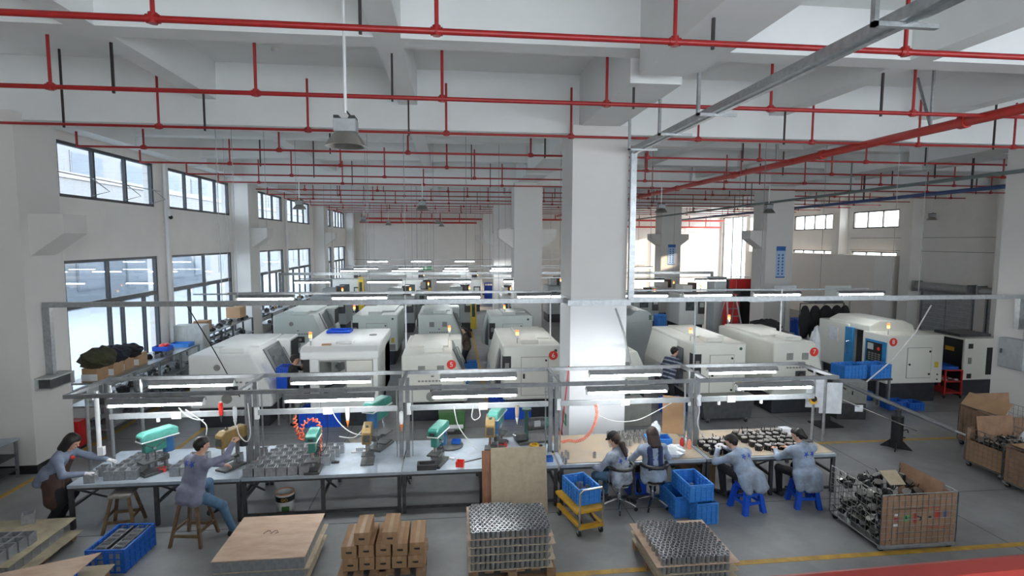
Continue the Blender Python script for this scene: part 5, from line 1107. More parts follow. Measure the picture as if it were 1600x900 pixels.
# fire things
def extinguisher(label, x, y):
    t = thing('fire_extinguisher', label, 'extinguisher', (x, y, 0)); MB().lathe([(.075, 0), (.08, .02), (.08, .36), (.03, .42), (.025, .46)], n=16).obj('cylinder', M_redp, t, True); MB().box((0, 0, .5), (.03, .12, .05)).obj('valve_handle', M_black, t); MB().tube([(.02, .04, .48), (.1, .05, .4), (.11, .03, .12)], .012, 6).obj('hose', M_black, t)
extinguisher('red fire extinguisher at the foot of the middle column', 2.26, 11.4)
one(MB().tube([(2.30, 11.22, .45), (2.44, 11.20, 1.9)], .012, 6), 'red_pole', M_redbox, 'thin red pole leaning on the middle column', 'pole')
t = thing('exit_sign', 'green running man exit sign low on the middle column', 'sign', (2.464, 11.72, .62)); MB().bb(-.006, 0, -.2, .2, -.13, .13).obj('plate', M_green, t); MB().box((-.008, .08, .0), (.004, .07, .12)).box((-.008, -.02, .02), (.004, .05, .14)).box((-.008, -.09, -.03), (.004, .03, .1)).ball((-.008, -.02, .1), .025, 8, 6, (.2, 1, 1)).obj('pictogram', M_white, t)
t = thing('fire_hydrant_box', 'red fire box behind the left column', 'box', (-8.08, 12.62, 0)); MB().bb(-.2, .16, -.12, .12, .06, .62).obj('cabinet_body', M_redbox, t, bevel=.01); MB().bb(-.18, .14, -.135, -.12, .09, .6).obj('door', M_redbox, t); MB().bb(-.18, .14, -.1, .1, 0, .06).obj('plinth', M_dsteel, t)
# wall posters on the columns
def poster(label, x, y, z, wd=.42, ht=1.35):
    t = thing('wall_poster', label, 'poster', (x, y, z)); MB().bb(-wd/2, wd/2, -.008, 0, 0, ht).obj('panel', M_poster, t); MB().bb(-wd/2, wd/2, -.010, -.008, ht*.86, ht).bb(-wd/2, wd/2, -.010, -.008, 0, .05).obj('banner', M_posterd, t)
    mk = MB()
    for r_ in range(7):
        for c_ in (-.09, .09): mk.bb(c_-.035, c_+.035, -.0105, -.008, .13+r_*.135, .13+r_*.135+.075)
    mk.obj('print', M_inkblue, t)
poster('tall light blue notice poster on the second right column', 14.08, 22.4, vy(1217, 434, 22.4).z); poster('tall light blue notice poster on the third right column', 14.1, 34.3, 3.0, .5, 1.3); poster('blue notice poster on the far sunlit wall', 23.5, 46.88, 3.0, .6, 1.4) if 0 else None
# red trolley and blue bins on the right
p = gx(1490, 622); t = thing('tool_trolley', 'red two shelf trolley with a blue tray beside machine eight', 'trolley', (p.x-.05, p.y+.05, 0), R(-6))
for x in (-.24, .24):
    for y in (-.05, .75): MB().bb(x-.02, x+.02, y-.02, y+.02, .1, .82).obj('post', M_redbox, t); MB().cyl((x-.015, y, .04), (x+.015, y, .04), .04, 10).bb(x-.01, x+.01, y-.01, y+.01, .05, .1).obj('castor', M_rub, t)
for z in (.14, .47, .80): MB().bb(-.26, .26, -.07, .77, z, z+.03).obj('shelf', M_redbox, t)
crate('flat blue tray on top of the red trolley', (p.x-.1, p.y+.4, .83), .46, .7, .09, M_blue, R(-6), rows=1)
for k in range(7): one(MB().box((p.x-.22+.06*k, p.y+.1+.08*(k % 3), .52), (.07, .07, .04), rz=k), 'metal_part', M_cast if k % 2 else M_paper, 'small metal part lying on the middle shelf of the red trolley', 'part', 'parts on the red trolley')
def bins(label, px, py, w_, d_, h_, z=0, m=None, rz=0.0, grp=None, k=.02): 
    p = g(px, py, z); return crate(label, (p.x, p.y+d_/2, z), w_, d_, h_, m, rz, grp, cols=5, rows=2)
bins('blue crate on the floor in front of machine eight', 1404, 641, .5, .34, .24); bins('second blue crate on the floor in front of machine eight', 1432, 642, .4, .34, .22)
bins('small blue crate under the stand before machine eight', 1352, 626, .4, .4, .25)
t = thing('crate_stand', 'steel stand holding two blue crates before machine eight', 'stand', (vy(1343, 600, 13.65).x, 13.65, 0)); MB().bb(-.75, .75, -.25, .25, .80, .85).obj('top', M_dsteel, t)
for x in (-.7, .7):
    for y in (-.2, .2): MB().bb(x-.025, x+.025, y-.025, y+.025, 0, .80).obj('leg', M_steel, t)
sx = t.location.x
crate('blue crate at the left on the stand before machine eight', (sx-.37, 13.62, .85), .68, .44, .38, M_blue2, R(8)); crate('blue crate at the right on the stand before machine eight', (sx+.39, 13.64, .85), .62, .44, .38, M_blue2, R(4))
bins('large blue bin behind the middle workbench near the orange hose', 500, 668, .95, .62, .42, 0, M_stool); bins('blue bin stacked on the large bin behind the bench', 512, 645, .8, .5, .3, .42, M_stool) if 0 else None
bins('blue bin behind the leaning boards', 806, 655, .75, .5, .38, 0, M_stool); bins('second blue bin behind the leaning boards', 780, 640, .5, .45, .5, 0, M_stool)
bins('blue crate in the aisle between machines five and six', 733, 586, .52, .5, .4, .0, M_blue2); bins('small blue crate at the foot of machine six', 777, 570, .4, .4, .42); bins('blue crate on the floor behind machine six', 775, 545, .55, .5, .85, 0, M_blue2)
bins('blue crate on the floor before the striped shirt worker', 1053, 600, .55, .5, .62, 0, M_stool); bins('lower blue crate behind the cardboard panel', 1056, 650, .5, .5, .4, 0, M_stool)
bins('flat blue tray lying on the open window machine', 529, 521, .6, .42, .08, 1.975, M_stool)
bins('tall blue bin near the far machining centres', 768, 475, .95, .7, 1.5, 0, M_stool)
bins('blue bin by the clothes rack', 1252, 528, .5, .5, .9, 0, M_stool); bins('tall bright blue bin near the grey machine', 1033, 538, .4, .35, 1.3, 0, M_blue2)
t = thing('crate_table', 'steel table with a blue crate beside the operator in black', 'table', (-4.06, 13.95, 0)); MB().bb(-.17, .17, -.24, .24, .86, .90).obj('top', M_galv, t)
for x in (-.14, .14):
    for y in (-.21, .21): MB().bb(x-.02, x+.02, y-.02, y+.02, 0, .86).obj('leg', M_galv, t)
crate('blue crate of parts on the table beside the operator in black', (t.location.x, 13.95, .90), .30, .42, .52, M_stool, 0)
# bar feed green box behind bench
t = thing('green_tool_box', 'low green steel box behind the teal drill', 'box', (gx(706, 660).x, 12.6, 0)); MB().bb(-.3, .3, 0, .5, .1, .5).obj('box_body', M_lgreen, t, bevel=.01); MB().bb(-.28, .28, .03, .47, 0, .1).obj('plinth', M_dsteel, t); MB().bb(-.31, .31, -.01, .51, .5, .54).obj('lid', M_lgreen, t)
# step ladder
t = thing('step_ladder', 'aluminium step ladder standing behind the cream lathe', 'ladder', (vy(1141, 500, 21.2).x, 21.2, 0), R(10))
for s_ in (-1, 1): MB().tube([(s_*.42, -.55, 0), (s_*.2, 0, 2.35)], .035, 6).obj('front_rail', M_alu, t); MB().tube([(s_*.42, .6, 0), (s_*.2, .04, 2.3)], .03, 6).obj('rear_rail', M_alu, t)
for k in range(7): z = .3+k*.3; MB().box((0, -.55*(1-z/2.35), z), (.8-.38*z/2.35, .09, .03)).obj('step', M_alu, t)
MB().box((0, 0, 2.36), (.5, .2, .04)).obj('cap', M_redbox, t)
# tall red and black machine behind the ladder
t = thing('tool_cabinet_machine', 'tall black and grey machine with a red top behind the ladder', 'machine', (vy(1166, 470, 24.2).x, 24.2, 0)); MB().bb(-.9, .9, 0, 1.0, 0, 2.75).obj('body', M_dsteel, t, bevel=.02); MB().bb(-1.5, -.92, .1, .9, 0, 2.85).obj('side_cabinet', M_cncgr, t, bevel=.02); MB().bb(-.85, .85, -.04, 0, 2.35, 2.78).obj('red_top', M_redbox, t); MB().bb(-1.2, -.5, -.3, -.1, .2, 1.9).obj('red_panel', M_redbox, t); MB().bb(-.3, .6, -.02, 0, .4, 2.2).obj('door', M_black, t)
# clothes rack with black garments
t = thing('clothes_rack', 'metal rack hung with black work clothes behind machine seven', 'rack', (vy(1284, 490, 17.6).x, 17.6, 0)); MB().tube([(-.8, 0, 0), (-.8, 0, 2.4), (.8, 0, 2.4), (.8, 0, 0)], .025, 6).obj('rack_frame', M_dsteel, t)
for k, (x, w_, h_) in enumerate(((-.62, .35, 1.15), (-.25, .42, 1.3), (.15, .45, .95), (.55, .42, 1.1), (.85, .3, .85))):
    bm_ = MB().ball((0, 0, 0), .5, 12, 8); rr = random.Random(k); bm_.v = [(x+v_[0]*w_*1.15*(1+rr.uniform(-.12, .12)), v_[1]*.34*(1+rr.uniform(-.2, .2)), 2.34-h_/2+v_[2]*h_) for v_ in bm_.v]; o = bm_.obj('garment', M_cloth, smooth=True); o.location = t.location; tag(o, 'dark work garment hanging on the clothes rack', 'clothes', 'garments on the rack')
MB().bb(-.5, .55, -.3, .3, 2.42, 2.6).obj('rack_top', M_dsteel, t)
o = bag('black bundle of bags lying behind machine seven', (vy(1196, 505, 17.4).x, 17.4, 1.665), .42, (1.4, .8, .55), 12, M_cloth, 'bag_bundle', 'bags'); t = thing('bundle_table', 'dark table under the black bags', 'table', (o.location.x, 17.4, 0)); MB().bb(-.8, .8, -.4, .4, 1.43, 1.48).obj('top', M_dsteel, t)
for x in (-.75, .75):
    for y in (-.35, .35): MB().bb(x-.02, x+.02, y-.02, y+.02, 0, 1.43).obj('leg', M_dsteel, t)
bag('large white sack standing behind machine seven', (vy(1277, 520, 16.9).x, 16.9, .70), .46, (.6, .6, 1.9), 15, M_bag, 'white_sack', 'sack')
t = thing('white_board', 'white sign board standing by the second right column', 'board', (vy(1228, 447, 20.6).x, 20.6, 2.35)); MB().bb(-.45, .45, 0, .03, 0, .42).obj('panel', M_paper, t); MB().cyl((0, .015, -2.35), (0, .015, 0), .03, 8).obj('post', M_galv, t)
t = thing('glass_screen', 'pale green glass screen leaning by the partition', 'panel', (vy(1310, 447, 20).x, 20, 0)); MB().bb(-.55, .55, 0, .02, 2.4, 2.8).obj('pane', M_cncg, t); MB().bb(-.55, -.5, -.01, .03, 0, 2.4).bb(.5, .55, -.01, .03, 0, 2.4).obj('leg', M_galv, t)
# yellow platform base behind cream lathe
t = thing('low_platform', 'low yellow edged platform around the ladder foot', 'platform', (vy(1130, 520, 19.3).x, 19.3, 0)); MB().bb(-.9, .9, -.3, .3, .0, .45).obj('block', M_stool, t); MB().bb(-.95, .95, -.35, .35, .45, .6).obj('yellow_edge', M_myel, t, bevel=.01)
# far wall details
t = thing('exit_sign', 'green exit sign hanging before the far wall', 'sign', (vy(666, 419, 36).x, 36, vy(666, 422, 36).z)); MB().bb(-.35, .35, 0, .04, 0, .3).obj('plate', M_green, t); MB().bb(-.1, .02, -.004, 0, .06, .24).obj('pictogram', M_white, t); MB().cyl((-.3, .02, .3), (-.3, .02, 4.5), .006, 5).cyl((.3, .02, .3), (.3, .02, 4.5), .006, 5).obj('hanger_wire', M_steel, t)
# air drop pipes between rows
for k, (px, Y, z0, z1) in enumerate(((634, 14.4, 1.7, 3.1), (860, 14.3, 1.7, 3.1), (1086, 11.76, 1.15, 3.26), (1220, 14.2, 1.9, 3.2))):
    x = vy(px, 500, Y).x; one(MB().cyl((x, Y, z0), (x, Y, z1), .02, 8), 'air_drop_pipe', M_galv if k == 2 else M_white, 'thin vertical air pipe dropping to the first machine row', 'pipe', 'air drop pipes', smooth=True)
q = [vy(1455, 477, 13.8), vy(1430, 520, 13.7), vy(1395, 562, 13.4), vy(1350, 600, 13.0)]; one(MB().tube(q, .018, 6), 'air_hose', M_cord, 'white air hose sloping down across machine eight', 'hose', smooth=True)
q = [vy(962, 482, 11.0), vy(975, 520, 11.1), vy(985, 568, 11.2)]; one(MB().tube(q, .02, 6), 'conduit_pipe', M_galv, 'slanting galvanised pipe beside the middle column', 'pipe', smooth=True)
q = [vy(290, 474, 11.75), vy(330, 540, 12.9), vy(345, 566, 13.0), vy(375, 620, 13.1)]; one(MB().tube(q, .012, 6), 'black_cable', M_black, 'black cable hanging in front of the white lathe', 'cable', smooth=True)

# ================================================================== LEFT SIDE SHELVES
p = g(33, 745); t = thing('work_table', 'grey steel table with two lower shelves at the far left', 'table', (p.x-.75, p.y-.02, 0))
MB().bb(-.8, .75, -.75, .05, .72, .75).obj('top', M_btop, t); MB().bb(-.78, .72, -.72, .03, .42, .445).obj('shelf', M_dsteel, t); MB().bb(-.78, .72, -.72, .03, .15, .175).obj('shelf', M_dsteel, t)
for x in (-.76, .71):
    for y in (-.71, .0): MB().bb(x-.02, x+.02, y-.02, y+.02, 0, .72).obj('leg', M_steel, t)
for k, (dx, dz, m) in enumerate(((.3, .175, M_stool), (.05, .175, M_stool), (-.1, .445, M_redp), (.1, .445, M_blue))): tray(['blue tray on the bottom shelf of the far left table', 'second blue tray on the bottom shelf of the far left table', 'red tray on the middle shelf of the far left table', 'blue tray on the middle shelf of the far left table'][k], 0, 0, m, (.24, .4, .1)).location = (p.x-.75+dx, p.y-.36, dz)
def rack(label, x0, x1, y0, y1, zs, m=M_steel, n=4):
    t = thing('storage_rack', label, 'rack', (x0, y0, 0)); W, L = x1-x0, y1-y0
    for k in range(n):
        y = .03+(L-.06)*k/(n-1)
        for x in (.025, W-.025): MB().bb(x-.025, x+.025, y-.025, y+.025, 0, zs[-1]).obj('post', m, t)
    for z in zs: MB().bb(0, W, 0, L, z, z+.04).obj('shelf', M_galv, t)
    return t
rack('long steel shelving along the left windows holding clothes and parts', -8.45, -7.62, 12.95, 17.6, (.25, .78, 1.30), M_steel, 5)
rack('steel rack full of dark parts beside the white locker', -8.45, -7.75, 18.6, 22.6, (.25, .9, 1.45), M_dsteel, 5)
rack('steel rack along the second left windows', -8.45, -7.75, 25.0, 35, (.25, .8, 1.3), M_dsteel, 6)
t = thing('locker', 'pale grey locker between the two left racks', 'locker', (-8.1, 17.9, 0)); MB().bb(-.45, .45, 0, .5, 0, 1.85).obj('locker_body', M_cabw, t, bevel=.01); MB().bb(-.43, .0, -.012, 0, .05, 1.8).bb(.01, .43, -.012, 0, .05, 1.8).obj('door', M_cabw, t, bevel=.004); MB().box((-.03, -.02, 1.0), (.02, .02, .12)).obj('handle', M_dsteel, t)
rnd = random.Random(4)
for k in range(4): 
    o = one(MB().bb(-.16, .16, -.2, .2, 0, .3).bb(-.17, .17, -.21, -.2, .0, .16), 'carton', M_card, 'brown carton on the left window shelving', 'carton', 'cartons on the left shelving', bevel=.004); o.location = (-8.0+.05*(k % 2), 13.25+k*.52, 1.34)
    pp = MB().bb(-.165, .165, -.215, -.205, .02, .17).obj('white_label', M_paper, o)
for k, (y, m, sc_) in enumerate(((13.3, M_oil, (1.0, 1.6, .8)), (13.9, M_navy, (1, 1.7, .7)), (14.5, M_cloth, (.9, 1.2, .6)))): bag(['olive jacket heaped on the cartons by the window', 'navy jacket heaped on the cartons by the window', 'black jacket heaped on the cartons by the window'][k], (-7.95, y, 1.82-.04*k), .30, sc_, 20+k, m, 'jacket', 'jacket')
def junk(x0, x1, y0, y1, z, n, label, group, seed, mats=(M_cast, M_dsteel, M_black, M_steel)):
    r_ = random.Random(seed)
    for k in range(n):
        y = y0+(y1-y0)*(k+.5)/n; x = r_.uniform(x0, x1); s_ = r_.uniform(.07, .14)
        mb = MB().lathe([(s_*.7, 0), (s_*.8, s_*.4), (s_*.5, s_*.9), (s_*.3, s_*1.1)], n=8) if k % 3 else MB().box((0, 0, s_*.5), (s_*1.5, s_*1.3, s_), rz=r_.uniform(0, 3)).box((0, 0, s_*1.1), (s_*.6, s_*.8, s_*.3))
        o = mb.obj('machine_part', mats[k % len(mats)]); o.location = (x, y, z); tag(o, label, 'part', group)
junk(-8.2, -7.75, 15.2, 16.8, 1.34, 14, 'dark metal part on the top shelf by the left window', 'parts on the left top shelf', 1)
junk(-8.2, -7.75, 13.1, 17.4, .82, 30, 'dark metal part on the middle shelf by the left window', 'parts on the left middle shelf', 2, (M_cast, M_alu, M_black, M_steel)); junk(-8.2, -7.75, 13.1, 17.4, .29, 26, 'dark metal part on the bottom shelf by the left window', 'parts on the left bottom shelf', 3)
junk(-8.2, -7.85, 18.8, 22.4, 1.49, 18, 'dark metal part on top of the rack beside the locker', 'parts on the dark rack', 5); junk(-8.2, -7.85, 18.8, 22.4, .94, 22, 'dark metal part on the middle shelf beside the locker', 'parts on the dark rack shelf', 6)
junk(-8.2, -7.85, 25.2, 34, 1.34, 24, 'metal part on the far left rack', 'parts on the far left rack', 8, (M_cast, M_ebox, M_dsteel, M_card)); junk(-8.2, -7.85, 25.2, 34, .84, 20, 'metal part low on the far left rack', 'parts low on the far left rack', 9)
tray('flat blue tray at the end of the left window shelving', 0, 0, M_blue2, (.55, .4, .1)).location = (-8.0, 17.3, 1.34); tray('blue tray among parts on the left top shelf', 0, 0, M_stool, (.4, .3, .12)).location = (-7.9, 16.0, 1.47)
bag('red cloth heap on the left top shelf', (-7.95, 16.2, 1.55), .12, (1.3, 1.3, .6), 31, M_redp, 'red_cloth', 'cloth')
o = one(MB().bb(-.25, .25, -.3, .3, 0, .4), 'carton', M_card, 'brown carton on top of the dark rack by the window', 'carton', bevel=.005); o.location = (-8.05, 21.7, 1.6); MB().bb(-.251, .251, -.03, .03, .4, .401).obj('tape', M_tape, o)
o = one(MB().bb(-.2, .2, -.2, .2, 0, .3).bb(-.2, .2, -.32, -.2, .24, .25), 'carton', M_card, 'small open carton at the near end of the dark rack', 'carton', bevel=.004); o.location = (-8.0, 18.75, 1.6); MB().bb(-.201, .201, -.02, .02, .3, .301).obj('tape', M_tape, o)

# downpipes on the left wall and small fittings between the windows
for k, (y, lab) in enumerate(((17.82, 'white downpipe between the first two left windows'), (30.15, 'white downpipe between the third and fourth left windows'))):
    t = thing('downpipe', lab, 'pipe', (WL+.09, y, 0)); MB().cyl((0, 0, 0), (0, 0, 6.85), .055, 10).obj('pipe', M_white, t, True)
    for z in (1.9, 3.4, 5.0): MB().cyl((0, 0, z), (0, 0, z+.08), .066, 10).bb(-.084, 0, -.03, .03, z, z+.05).obj('clip', M_white, t, True)
t = thing('wall_camera', 'small white camera with a black lens on the downpipe', 'camera', (WL+.2, 17.8, 5.2)); MB().box((0, 0, .1), (.1, .1, .2)).obj('housing', M_white, t, bevel=.01); MB().ball((.03, 0, -.03), .06, 10, 6).obj('lens_dome', M_black, t, True)
# ================================================================== PEOPLE
M_skin = mat('skin', (0.56, 0.33, 0.235), 0.55, var=0.04); M_hair = mat('hair_black', (0.016, 0.012, 0.011), 0.5, var=0.3, scale=40, stretch=(4, 4, 1)); M_hairb = mat('hair_brown', (0.045, 0.022, 0.016), 0.5, var=0.3, scale=40, stretch=(4, 4, 1))
M_jk = mat('jacket_grey_blue', (0.205, 0.245, 0.335), 0.85, var=0.10, scale=9, bump=0.25); M_jkv = mat('jacket_grey_violet', (0.215, 0.225, 0.31), 0.85, var=0.10, scale=9, bump=0.25); M_jkl = mat('jacket_light_blue', (0.32, 0.40, 0.53), 0.85, var=0.12, scale=6, col2=(0.20, 0.225, 0.27), bump=0.25)
M_jean = mat('jeans', (0.085, 0.17, 0.27), 0.85, var=0.14, scale=10, bump=0.2); M_trou = mat('trousers_black', (0.014, 0.015, 0.018), 0.85, var=0.1); M_shoe = mat('shoes', (0.012, 0.012, 0.013), 0.6); M_glove = mat('glove_white', (0.74, 0.73, 0.74), 0.85)
M_apron = mat('apron_brown', (0.075, 0.040, 0.030), 0.7, var=0.22, scale=5, bump=0.2); M_star = mat('jacket_print', (0.03, 0.08, 0.42), 0.8); M_eye = mat('eye', (0.01, 0.01, 0.01), 0.3); M_lip = mat('lip', (0.42, 0.16, 0.13), 0.5); M_navyA = mat('apron_navy', (0.03, 0.05, 0.13), 0.8, var=0.12)
M_tee = mat('shirt_black', (0.014, 0.014, 0.016), 0.85); M_str = mat('shirt_navy', (0.035, 0.045, 0.08), 0.85); M_strw = mat('shirt_stripe', (0.30, 0.33, 0.40), 0.85); M_brownt = mat('shirt_brown', (0.10, 0.075, 0.055), 0.85, var=.2); M_blotch = mat('jacket_blotched', (0.42, 0.47, 0.55), 0.85, var=0.2, scale=4.5, col2=(0.12, 0.135, 0.17), bump=0.2)

def surface(prims, res):
    """smooth union of tapered capsules -> one continuous quad mesh (surface nets)"""
    A = np.array([p[1] for p in prims], float); B = np.array([p[2] for p in prims], float); ra = np.array([p[3] for p in prims]); rb = np.array([p[4] for p in prims])
    lo = np.minimum(A, B).min(0)-.16; hi = np.maximum(A, B).max(0)+.16; n = np.ceil((hi-lo)/res).astype(int)+1
    D = np.full(n, 1.0, np.float32)
    def seg(Pt, i):
        ab = B[i]-A[i]; q = Pt-A[i]; t = np.clip((q@ab)/max(1e-9, ab@ab), 0, 1); return np.sqrt(((q-t[..., None]*ab)**2).sum(-1)) - (ra[i]+(rb[i]-ra[i])*t)
    for i, p in enumerate(prims):
        k = p[5]; m = max(ra[i], rb[i])+k+3*res
        a = np.maximum(0, np.floor((np.minimum(A[i], B[i])-m-lo)/res).astype(int)); b = np.minimum(n, np.ceil((np.maximum(A[i], B[i])+m-lo)/res).astype(int)+1)
        ax = [lo[c]+np.arange(a[c], b[c])*res for c in range(3)]
        Pt = np.stack(np.meshgrid(*ax, indexing='ij'), -1); d = seg(Pt, i); s = D[a[0]:b[0], a[1]:b[1], a[2]:b[2]]
        h = np.clip(k-np.abs(s-d), 0, None)/k; D[a[0]:b[0], a[1]:b[1], a[2]:b[2]] = np.minimum(s, d)-h*h*k*.25
    neg = D < 0; c = np.zeros(n-1, int)
    sl = lambda o: tuple(slice(o[q], n[q]-1+o[q]) for q in range(3))
    cor = [(x, y, z) for x in (0, 1) for y in (0, 1) for z in (0, 1)]
    for o in cor: c += neg[sl(o)]
    act = (c > 0) & (c < 8); idx = -np.ones(n-1, int); ids = np.argwhere(act); idx[act] = np.arange(len(ids))
    acc = np.zeros((len(ids), 3)); cnt = np.zeros(len(ids))
    for o in cor:
        for ax in range(3):
            if o[ax]: continue
            o2 = list(o); o2[ax] = 1; v0 = D[tuple((ids+o).T)]; v1 = D[tuple((ids+o2).T)]; cr = (v0 < 0) != (v1 < 0); t = np.where(cr, v0/np.where(cr, v0-v1, 1), 0)
            pt = ids+np.array(o); pt = pt.astype(float); pt[:, ax] += t; acc += np.where(cr[:, None], pt, 0); cnt += cr
    V = acc/cnt[:, None]*res+lo; F = []
    for ax in range(3):
        u, w_ = (ax+1) % 3, (ax+2) % 3
        s0 = [slice(1, n[q]-1) for q in range(3)]; s0[ax] = slice(0, n[ax]-1); s1 = list(s0); s1[ax] = slice(1, n[ax])
        a0, a1 = neg[tuple(s0)], neg[tuple(s1)]; e = np.argwhere(a0 != a1); off = np.ones(3, int); off[ax] = 0; e2 = e+off; fl = a0[tuple(e.T)]
        q = []
        for du, dw in ((0, 0), (1, 0), (1, 1), (0, 1)):
            cc = e2.copy(); cc[:, u] -= du; cc[:, w_] -= dw; q.append(idx[tuple(cc.T)])
        q = np.stack(q, 1); q[~fl] = q[~fl][:, ::-1]; F.append(q)
    F = np.concatenate(F); F = F[(F >= 0).all(1)]
    # light smoothing along edges
    E = np.concatenate([F[:, [0, 1]], F[:, [1, 2]], F[:, [2, 3]], F[:, [3, 0]]]); 
    sm = np.zeros_like(V); ct = np.zeros(len(V)); np.add.at(sm, E[:, 0], V[E[:, 1]]); np.add.at(ct, E[:, 0], 1); np.add.at(sm, E[:, 1], V[E[:, 0]]); np.add.at(ct, E[:, 1], 1)
    V = V*.7+.3*sm/np.maximum(ct, 1)[:, None]
    fc = V[F].mean(1); dm = np.full(len(F), 9.0); lab = np.zeros(len(F), int)
    for i in range(len(prims)):
        d = seg(fc, i)-(.004 if len(prims[i]) > 6 else 0); b = d < dm; dm[b] = d[b]; lab[b] = i
    return V, F, lab, fc

def mesh_from(name, prims, res, mats, parent=None, paint=None):
    V, F, lab, fc = surface(prims, res); keys = list(mats); me = bpy.data.meshes.new(name)
    me.vertices.add(len(V)); me.vertices.foreach_set('co', V.astype(np.float32).ravel()); me.loops.add(F.size); me.loops.foreach_set('vertex_index', F.astype(np.int32).ravel())
    me.polygons.add(len(F)); me.polygons.foreach_set('loop_start', np.arange(0, F.size, 4, dtype=np.int32)); me.update(calc_edges=True)
    for k in keys: me.materials.append(mats[k])
    mi = np.array([keys.index(p[0]) for p in prims])[lab]
    if paint: mi = paint(mi, fc, keys)
    me.polygons.foreach_set('material_index', mi.astype(np.int32)); me.polygons.foreach_set('use_smooth', [True]*len(F)); me.validate(); me.update()
    o = bpy.data.objects.new(name, me); C.objects.link(o)
    if parent: o.parent = parent
    return o

def V3(*a): return np.array(a, float)
def unit(v): return v/max(1e-9, np.linalg.norm(v))
def ik(a, b, l1, l2, pole):
    d = b-a; L = np.linalg.norm(d)
    if L > (l1+l2)*.995: b = a+d/L*(l1+l2)*.995; d = b-a; L = np.linalg.norm(d)
    x = (l1*l1-l2*l2+L*L)/(2*L); h = math.sqrt(max(0, l1*l1-x*x)); n = d/L; p = pole-n*(pole@n); return a+n*x+unit(p)*h, b
def hand(w_, d, down, sd, k, lab, s=1.0, curl=.7):
    d = unit(d); side = unit(np.cross(d, down))*sd; dn = unit(down-d*(down@d)); P_ = []
    for o in (-.5, .5): P_.append((lab, w_+side*o*.045*s, w_+d*.085*s+side*o*.05*s, .017*s, .016*s, .014))
    for f, (o, L) in enumerate(((-.036, .066), (-.012, .078), (.012, .074), (.036, .058))):
        b = w_+d*.085*s+side*o*s; m = b+(d*.8+dn*curl*.5)*L*.55*s; e = m+(d*(1-curl)+dn*curl)*L*.55*s; P_ += [(lab, b, m, .0105*s, .010*s, .006), (lab, m, e, .010*s, .0088*s, .006)]
    b = w_+d*.025*s-side*.03*s; m = b+(d*.7-side*.6+dn*.2)*.045*s; e = m+(d*.9+dn*.35)*.035*s; P_ += [(lab, b, m, .014*s, .012*s, .008), (lab, m, e, .012*s, .010*s, .006)]
    return P_

